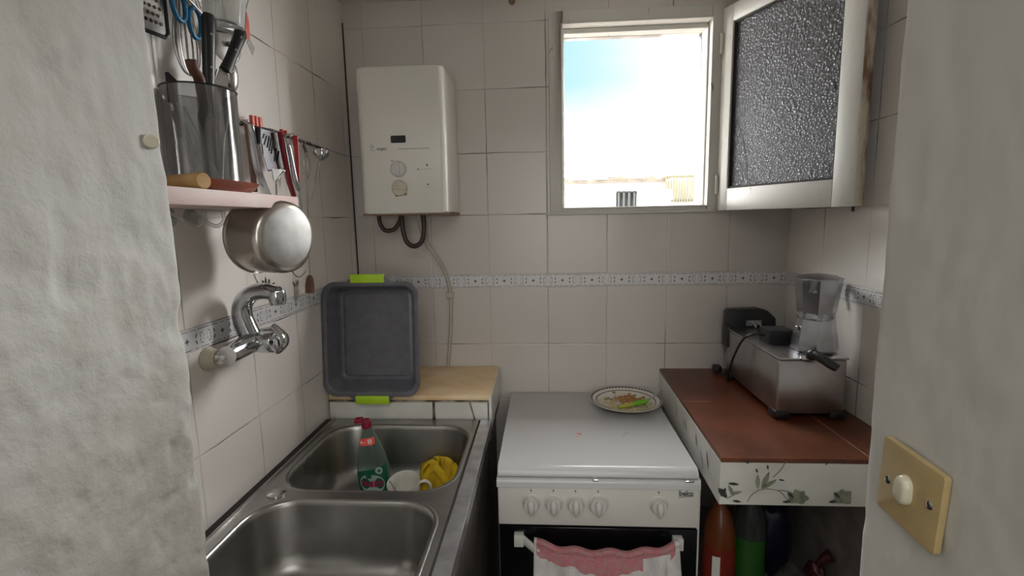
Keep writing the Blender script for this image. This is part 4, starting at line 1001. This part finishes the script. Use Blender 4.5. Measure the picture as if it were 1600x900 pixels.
def tmi(u, v):
    wave = .255+.065*math.sin(math.pi*u)+.012*math.sin(u*17)+.006*math.sin(u*43)
    return 1 if (v < wave and .02 < u < .97) and not (v > .24 and u > .74 and u < .93) else 0
MB().grid(tow, 220, 240, mfn=tmi).build('cloth', [M['towel'], M['pink']], tw, solid=.003, ang=85)

# plate and cutlery
PC = Vector((.912, -.128, .848)); pax = Vector((0, -.0, 1))
pl = thing('dinner_plate', PC, 'white dinner plate with a brown patterned rim and leftovers on the stove lid', 'plate')
MB().lathe([(0, .001), (.062, .001), (.066, 0), (.069, .0015), (.078, .006), (.110, .0185), (.1135, .0205), (.1125, .0220), (.109, .0212), (.080, .0095), (.072, .006), (.055, .0048), (0, .0045)], PC, n=72).build('dish', M['china'], pl, ang=60)
def prz(r):
    for (a, za), (c_, zc_) in zip([(0, .0045), (.055, .0048), (.072, .006), (.080, .0095), (.109, .0212), (.1125, .022)], [(.055, .0048), (.072, .006), (.080, .0095), (.109, .0212), (.1125, .022), (.2, .022)]):
        if a <= r <= c_: return za+(zc_-za)*(r-a)/(c_-a)+.0004
b = MB()
for k in range(60):
    a0, a1 = 2*math.pi*k/60, 2*math.pi*(k+.9)/60; am = (a0+a1)/2
    def q(r, a): return PC+Vector((r*math.cos(a), r*math.sin(a), prz(r)))
    b.add([q(.1118, a0), q(.1118, a1), q(.1085, a1), q(.105, am), q(.1085, a0)], [(0, 1, 2, 3, 4)])
for k in range(72):
    a0, a1 = 2*math.pi*k/72, 2*math.pi*(k+1)/72
    b.add([q(.0955, a0), q(.0955, a1), q(.0925, a1), q(.0925, a0)], [(0, 1, 2, 3)])
b.build('rim_pattern', M['brownrim'], pl, flat=True, label='brown printed rim')
b = MB(); rd = random.Random(11)
for k in range(26):   # dark printed flowers in the well
    a = rd.uniform(1.6, 2.6); r = rd.uniform(.02, .075); c_ = (r*math.cos(a)*.8+.0, r*math.sin(a))
    an = rd.uniform(0, 3.14); l = rd.uniform(.003, .009)
    z_ = PC.z+.0052+(.003 if math.hypot(*c_) > .06 else 0)
    p0 = Vector((PC.x+c_[0], PC.y+c_[1], z_+.0006)); d = Vector((math.cos(an), math.sin(an), 0))*l; s_ = Vector((-d.y, d.x, 0))*.3
    b.poly([p0-d, p0+s_, p0+d, p0-s_])
b.build('flower_print', M['leafdark'], pl, flat=True)
b = MB()
for k in range(150):
    a = rd.gauss(.9, .8); r = abs(rd.gauss(.045, .022)); 
    if r > .085: continue
    p0 = PC+Vector((r*math.cos(a), r*math.sin(a), prz(r)+.001)); s_ = rd.uniform(.0015, .0055)
    b.sphere(p0, s_, 7, 5, mi=0 if a > .4 else 1, sc=(1.4, 1, .5))
for k in range(120):
    a = rd.uniform(-2.8, -.3) if k % 3 else rd.uniform(2.4, 3.4); r = rd.uniform(.03, .085)
    p0 = PC+Vector((r*math.cos(a), r*math.sin(a), prz(r))); s_ = rd.uniform(.0015, .005)
    b.sphere(p0, s_, 7, 5, mi=1, sc=(1.8, 1, .3))
tag(b.build('food_scraps', [M['food'], M['foodpale']], weld=False), 'orange and yellow food leftovers smeared on the patterned plate', 'food', kind='stuff')
kn = thing('table_knife', PC+Vector((0, -.04, .01)), 'green-handled knife lying across the patterned plate', 'knife')
ka, kb2, kc, ke = PC+Vector((-.030, -.052, .014)), PC+Vector((.015, -.040, .017)), PC+Vector((.072, -.024, .022)), PC+Vector((.122, .026, .040))
kc = PC+Vector((.066, -.020, .023))
MB().tube([ka, ka.lerp(kb2, .08), kb2], [(.0060, .0075), (.007, .0085), (.0058, .007)], 14).build('handle_end', M['olive'], kn, ang=60, label='yellow-green handle end')
MB().tube([kb2, kb2.lerp(kc, .2), kb2.lerp(kc, .8), kc], [(.006, .007), (.0075, .0095), (.0075, .0095), (.004, .006)], 14).build('handle', M['green'], kn, ang=60, label='bright green handle')
MB().tube([kc, kc.lerp(ke, .5), ke], [(.0012, .0035), (.0012, .0045), (.0008, .003)], 8).build('blade', M['steel'], kn)

# ------------------------------------------------------------------ right counter
cn = thing('tiled_counter', (1.24, -.33, .93), 'tiled counter with terracotta top and leaf-printed white edge, right of the stove', 'counter')
CX0, CY1, CZ = 1.031, -.648, .931
def cxl(y): return 1.046+(y/-.648)*(-.015)
top = [Vector((cxl(0)+.001, -.001, CZ-.010)), Vector((W-.001, -.001, CZ-.010)), Vector((W-.001, CY1+.001, CZ-.010)), Vector((CX0+.001, CY1+.001, CZ-.010))]
MB().prism(top, (0, 0, .010)).build('tile_top', M['terracotta'], cn, bevel=.001, seg=1)
b = MB().prism([Vector((cxl(0), -.001, CZ-.108)), Vector((W-.001, -.001, CZ-.108)), Vector((W-.001, CY1, CZ-.108)), Vector((CX0, CY1, CZ-.108))], (0, 0, .0975))
edge = b.build('tile_edge', M['wtile'], cn, bevel=.0008, seg=1, label='white edge tiles with leaf print')
b = MB()
def fpnt(px, py): return at(px, py, 'y', CY1-.0006)
lay = [0]
def fleaf(x0_, y0_, x1_, y1_, w_, mi=0):
    lay[0] += 1; up0 = Vector((0, -.00006*lay[0], 0))      # each print lies a hair above the one before
    a, c_ = fpnt(x0_, y0_)+up0, fpnt(x1_, y1_)+up0; d = c_-a; s_ = Vector((-d.z, 0, d.x)).normalized()*w_
    b.poly([a, a+d*.25+s_*.75, a+d*.55+s_, a+d*.85+s_*.5, c_, a+d*.85-s_*.5, a+d*.55-s_, a+d*.25-s_*.75], mi)
# sprig: stems
def stem(pts, w_=.0011): b.tube(spline([fpnt(*p) for p in pts], 6), [(.0004, w_)]*((len(pts)-1)*6+1), 6, flat=(0, 1, 0))
stem([(1168, 784), (1174, 774), (1186, 766), (1200, 764), (1216, 767), (1226, 775), (1233, 785)]); stem([(1228, 720), (1220, 734), (1208, 746)])
stem([(1136, 779), (1145, 774), (1158, 769)]); stem([(1216, 766), (1232, 768), (1243, 775)])
fleaf(1184, 765, 1184, 741, .005); fleaf(1190, 764, 1202, 737, .0058); fleaf(1192, 763, 1214, 749, .005); fleaf(1184, 739, 1181, 732, .002, 1); fleaf(1200, 734, 1199, 726, .002, 1)
fleaf(1216, 749, 1226, 751, .002, 1); fleaf(1137, 755, 1155, 757, .0035, 1); fleaf(1164, 720, 1172, 722, .003, 1); fleaf(1168, 725, 1168, 719, .003, 1)
fleaf(1122, 762, 1136, 778, .007, 1); fleaf(1126, 776, 1134, 762, .005, 1); fleaf(1140, 772, 1160, 768, .004); fleaf(1146, 775, 1138, 757, .004); fleaf(1144, 782, 1158, 784, .003, 1)
for (x0_, y0_) in ((1246, 776), (1318, 776)):
    for a in range(0, 360, 51):
        fleaf(x0_, y0_+2, min(x0_+18*math.cos(math.radians(a)), 1330), min(y0_-14*math.sin(math.radians(a))+2, 786), .0085, 0)
    fleaf(x0_-10, y0_+7, x0_-24, y0_+8, .003, 1); fleaf(x0_-6, y0_+2, x0_-16, y0_-8, .003, 1)
fleaf(1290, 727, 1292, 717, .002, 1); fleaf(1312, 720, 1318, 724, .002, 1)
# side face leaves
def slf(y0_, z0_, y1_, z1_, w_, mi):
    a, c_ = Vector((cxl(y0_)-.0007, y0_, z0_)), Vector((cxl(y1_)-.0007, y1_, z1_)); d = c_-a; s_ = Vector((0, -d.z, d.y)).normalized()*w_
    b.poly([a, a+d*.3+s_, a+d*.7+s_, c_, a+d*.7-s_, a+d*.3-s_], mi)
for k, (ya, za, yb, zb) in enumerate(((-.25, .90, -.27, .86), (-.36, .90, -.37, .865), (-.33, .89, -.35, .87), (-.46, .905, -.47, .87), (-.50, .88, -.53, .85), (-.55, .90, -.57, .86))): slf(ya, za, yb, zb, .0035, k % 2)
b.build('leaf_pattern', [M['leaf'], M['leafdark']], edge, weld=False)
# support wall under the counter on the right and lower shelf
MB().box(1.385, W-.001, -.60, -.002, 0, CZ-.108).build('side_support', M['cabinet'], cn)
MB().box(1.050, 1.385, -.56, -.002, .40, .42).build('lower_shelf', M['cabinet'], cn)

# ------------------------------------------------------------------ under the counter
def lathe_bottle(name, x, y, prof, mat, label, capm, lab=None, labz=(0, 0)):
    o = thing(name, (x, y, .42), label, 'bottle')
    MB().lathe(prof, (x, y, .4205), n=32).build('body', mat, o, ang=50)
    rt = [r_ for r_, z in prof][-1]; zt = prof[-1][1]
    MB().lathe([(rt+.001, 0), (rt+.002, .002), (rt+.002, .017), (0, .018)], (x, y, .4205+zt-.012), n=20).build('cap', capm, o)
    if lab:
        rm = max(r_ for r_, z in prof)
        MB().lathe([(rm+.0006, labz[0]), (rm+.0006, labz[1])], (x, y, .4205), n=32).build('label', lab, o)
    return o
bo = lathe_bottle('drink_bottle', 1.100, -.47, [(0, 0), (.036, 0), (.040, .006), (.040, .07), (.037, .09), (.040, .12), (.040, .20), (.036, .24), (.024, .275), (.014, .295), (.0135, .315)], M['orange'], 'orange plastic bottle with a red label under the tiled counter', M['orange'], M['colared'], (.09, .19))
MB().grid(lambda u, v: Vector((1.100+.0418*math.sin(-.75+.5*u), -.47-.0418*math.cos(-.55+.5*u), .4205+.115+.06*v)), 6, 2).build('white_panel', M['white'], bo)
lathe_bottle('oil_bottle', 1.195, -.42, [(0, 0), (.038, 0), (.042, .006), (.042, .21), (.036, .25), (.020, .285), (.013, .30), (.0125, .325)], M['gdark'], 'dark clear bottle with a bright green label under the tiled counter', M['black'], M['glabel'], (.075, .185))
def bag(name, c, r, sc3, mat, label, seed, knot=True):
    b = MB(); c = Vector(c); nn = 26
    rings = []
    for i in range(nn+1):
        a = math.pi*i/nn
        ring = []
        for j in range(36):
            q = 2*math.pi*j/36; d = Vector((math.sin(a)*math.cos(q), math.sin(a)*math.sin(q), math.cos(a)))
            k = 1+.22*noise.noise(d*2.2+Vector((seed, 0, 0)))+.10*abs(noise.noise(d*6+Vector((0, seed, 0))))
            p = Vector((d.x*r*sc3[0]*k, d.y*r*sc3[1]*k, d.z*r*sc3[2]*k))
            ring.append(c+p)
        rings.append(ring)
    zmin = min(p.z for rg_ in rings for p in rg_)
    for rg_ in rings:
        for p in rg_: p.z = p.z - zmin + .4205
    o = thing(name, (c.x, c.y, .42), label, 'bag')
    b.loft(rings, caps=False); b.build('sack', mat, o, ang=70)
    zt = max(p.z for rg_ in rings for p in rg_)
    MB().tube(spline([(c.x, c.y, zt-.012), (c.x+.012, c.y-.005, zt+.012), (c.x+.028, c.y-.01, zt+.028)], 5), [(.004+.0012*i, .007+.001*i) for i in range(11)], 8).build('twisted_neck', mat, o)
    return o
bag('plastic_bag', (1.286, -.34, 0), .072, (.75, .75, 1.55), M['bag_blue'], 'dark blue plastic bag under the counter, behind the pale bag', 2.2)
bag('plastic_bag', (1.275, -.50, 0), .045, (1., .7, 1.0), M['bag_grey'], 'crumpled pale grey plastic bag at the front under the counter', 7.7)
bag('plastic_bag', (1.342, -.48, 0), .040, (.65, 1., 1.6), M['bag_maroon'], 'maroon plastic bag under the counter against the right support', 9.1)

# ------------------------------------------------------------------ deep fryer
fy0 = thing('deep_fryer', (1.32, -.26, .9315), 'steel deep fryer with a black control head on the terracotta counter', 'deep fryer')
FX0, FX1, FYA, FYB, FZ0, FZ1 = 1.240, 1.408, -.436, -.085, .945, 1.094
MB().box(FX0, FX1, FYA, FYB, FZ0, FZ1-.006).build('housing', M['fryer'], fy0, bevel=.006, seg=3)
MB().box(FX0-.002, FX1+.002, FYA-.003, FYB+.02, FZ1-.0058, FZ1).build('lid', M['fryer'], fy0, bevel=.002)
for (x, y_) in ((FX0+.016, FYA+.018), (FX1-.016, FYA+.018), (FX0+.016, FYB-.02), (FX1-.016, FYB-.02)):
    MB().obox((x, y_, .9435), (.020, 0, 0), (0, .022, 0), (0, 0, .0117)).build('foot', M['black'], fy0, bevel=.006, seg=2)
hd_ = [(FX0+.0, FYB+.0, 1.088), (FX0+.0, FYB, 1.140), (FX0+.008, FYB, 1.150), (FX0+.10, FYB, 1.153), (FX0+.125, FYB, 1.146), (FX0+.150, FYB, 1.122), (FX0+.152, FYB, 1.088)]
hdo = MB().prism(hd_, (0, .045, 0)).build('control_head', M['black'], fy0, bevel=.003)
MB().box(FX0-.003, FX0+.004, FYB-.012, FYB+.04, 1.03, 1.10).build('side_clip', M['black'], fy0, bevel=.002)
b = MB()
for dx in (.075, .092): b.tube([(FX0+dx, FYB-.002, 1.112), (FX0+dx+.006, FYB-.010, 1.104), (FX0+dx+.008, FYB-.014, 1.095)], .003, 8)
b.obox((FX0+.08, FYB-.001, 1.108), (.024, 0, 0), (0, .003, 0), (0, 0, .009)); b.build('socket', M['alu'], hdo)
MB().box(FX0+.035, FX0+.105, -.30, -.235, FZ1-.001, 1.132).build('lid_handle', M['black'], fy0, bevel=.003)
cdp = spline([(FX0+.04, -.268, 1.112), (FX0+.0, -.275, 1.116), (FX0-.022, -.262, 1.095), (FX0-.032, -.225, 1.03), (FX0-.030, -.19, .965), (FX0-.022, -.165, .940), (FX0-.006, -.11, .937), (FX0-.012, -.06, .942)], 8)
MB().tube(cdp, .0032, 8).build('cord', M['black'], fy0)
MB().obox((FX0-.018, -.055, .947), (.012, 0, 0), (0, .016, 0), (0, 0, .012)).build('plug', M['black'], fy0, bevel=.004)
hp = spline([(1.312, -.425, 1.102), (1.318, -.446, 1.106), (1.329, -.468, 1.100), (1.343, -.486, 1.089), (1.351, -.494, 1.085)], 7)
MB().tube(hp, [(.008+.0035*math.sin(i/28*3.1), .009+.006*(i/28)) for i in range(len(hp))], 16).build('basket_handle', M['black'], fy0, ang=60)
MB().sphere((1.318, -.443, 1.104), .016, 16, 10, sc=(1, 1, .9)).build('handle_knuckle', M['black'], fy0)
MB().obox((1.298, -.440, 1.0965), (.006, 0, 0), (0, .006, 0), (0, 0, .006)).build('handle_clip', M['chrome'], fy0, bevel=.001)

# moka pot
MC = Vector((1.362, -.365, FZ1+.0005))
mk = thing('moka_pot', MC, 'aluminium moka pot standing on the deep fryer', 'moka pot')
def octo(prof, name, mat, n=8, rot=math.pi/8, par=mk, **k):
    rings = [[MC+Vector((r*math.cos(rot+2*math.pi*j/n), r*math.sin(rot+2*math.pi*j/n), z)) for j in range(n)] for r, z in prof]
    return MB().loft(rings).build(name, mat, par, ang=30, **k)
octo([(.050, 0), (.0545, .004), (.0555, .012), (.0445, .082), (.0430, .088)], 'boiler', M['alu'])
MB().lathe([(.0425, .086), (.0435, .088), (.0435, .094), (.0425, .096), (.0425, .104)], MC, n=40, caps=True).build('collar', M['alu'], mk)
up_ = octo([(.0430, .100), (.0445, .103), (.0555, .188), (.0560, .190)], 'upper_chamber', M['alu'])
sd_ = Vector((-.62, -.78, 0)).normalized(); sw_ = Vector((-sd_.y, sd_.x, 0))
MB().loft([[MC+sd_*.047-sw_*.012+Vector((0, 0, .160)), MC+sd_*.053+Vector((0, 0, .158)), MC+sd_*.047+sw_*.012+Vector((0, 0, .160))],
           [MC+sd_*.045-sw_*.016+Vector((0, 0, .190)), MC+sd_*.068+Vector((0, 0, .192)), MC+sd_*.045+sw_*.016+Vector((0, 0, .190))]]).build('spout', M['alu'], up_)
ld_ = octo([(.0565, .190), (.0565, .193), (.030, .201), (.006, .204)], 'lid', M['alu'])
hdv = Vector((.75, .66, 0)).normalized(); hdv = Vector((.72, -.2, 0)).normalized()
hdv = Vector((.85, .5, 0)).normalized()
MB().tube(spline([MC+hdv*.052+Vector((0, 0, .183)), MC+hdv*.072+Vector((0, 0, .188)), MC+hdv*.082+Vector((0, 0, .175)), MC+hdv*.078+Vector((0, 0, .130))], 7), [(.006, .008)]*22, 12).build('handle', M['black'], mk)
MB().lathe([(0, 0), (.006, 0), (.006, .003), (.003, .005), (0, .005)], MC+Vector((-.0475, -.0, .06)), (-1, 0, .15), 12).build('safety_valve', M['chrome'], mk)

# ------------------------------------------------------------------ light switch on the right jamb
SWX = 1.0515
yc_, zc_ = -1.158, 1.153
swt = thing('light_switch', (SWX, yc_, zc_), 'yellowed single light switch on the right plastered jamb', 'light switch')
rr_ = rrect(0, 0, .0435, .0435, .004, 5); an = math.radians(3)
pp = [Vector((SWX-.001, yc_+u*math.cos(an)-v*math.sin(an), zc_+u*math.sin(an)+v*math.cos(an))) for u, v in rr_]
MB().prism(pp, (-.007, 0, 0)).build('plate', M['switchplate'], swt, bevel=.0015)
rk = MB()
rg2 = []
for off, s_ in ((0, 1), (.004, 1), (.0085, .9), (.010, .7), (.0102, .3)):
    rg2.append([Vector((SWX-.007-off, yc_+.002+math.cos(q)*.0098*s_, zc_+.001+math.copysign(abs(math.sin(q))**.7, math.sin(q))*.0165*s_)) for q in [2*math.pi*k/28 for k in range(28)]])
rk.loft(rg2).build('rocker', M['switchrocker'], swt, ang=60)
for s_ in (-1, 1):
    c_ = Vector((SWX-.0078, yc_+s_*.0305, zc_-s_*.0005*6+(.0)))
    sc3 = MB().lathe([(0, .0012), (.0035, .0012), (.0048, .0004), (.0048, -.001)], c_, (-1, 0, 0), 16).build('screw', M['chrome'], swt)
    MB().obox(c_+Vector((-.0014, 0, 0)), (.0004, 0, 0), (0, .0008, 0), (0, .001, .0035)).build('screw_slot', M['black'], sc3)
# wooden peg in the left plaster
pg = thing('wall_plug', (.18, -1.094, 1.555), 'small round wooden plug stuck in the left plastered jamb', 'plug')
MB().lathe([(.0085, -.006), (.0085, .005), (.0072, .0065), (0, .0065)], (.180, -1.096, 1.555), (.8, -.6, 0), 22).build('peg', M['cream'], pg)
# rusty stub at the ceiling
tag(MB().lathe([(.010, -.0005), (.011, .004), (.008, .010), (.0, .011)], (.559, -.001, 2.140), (0, -1, 0), 18).build('rusty_pipe_stub', M['rust']), 'rusty round pipe stub high on the back wall left of the window', 'pipe')

# ------------------------------------------------------------------ hoses in the gap between sink and stove
tag(MB().tube([(.510, -.010, .66), (.512, -.012, .58)] + spline([(.511, -.03, .52), (.513, -.09, .43), (.517, -.16, .37), (.519, -.19, .39), (.516, -.13, .46), (.513, -.04, .55), (.511, -.006, .60)], 8), .007, 10).build('gas_supply_hose', M['redhose']), 'dark red hose looping in the gap between sink and stove', 'hose')
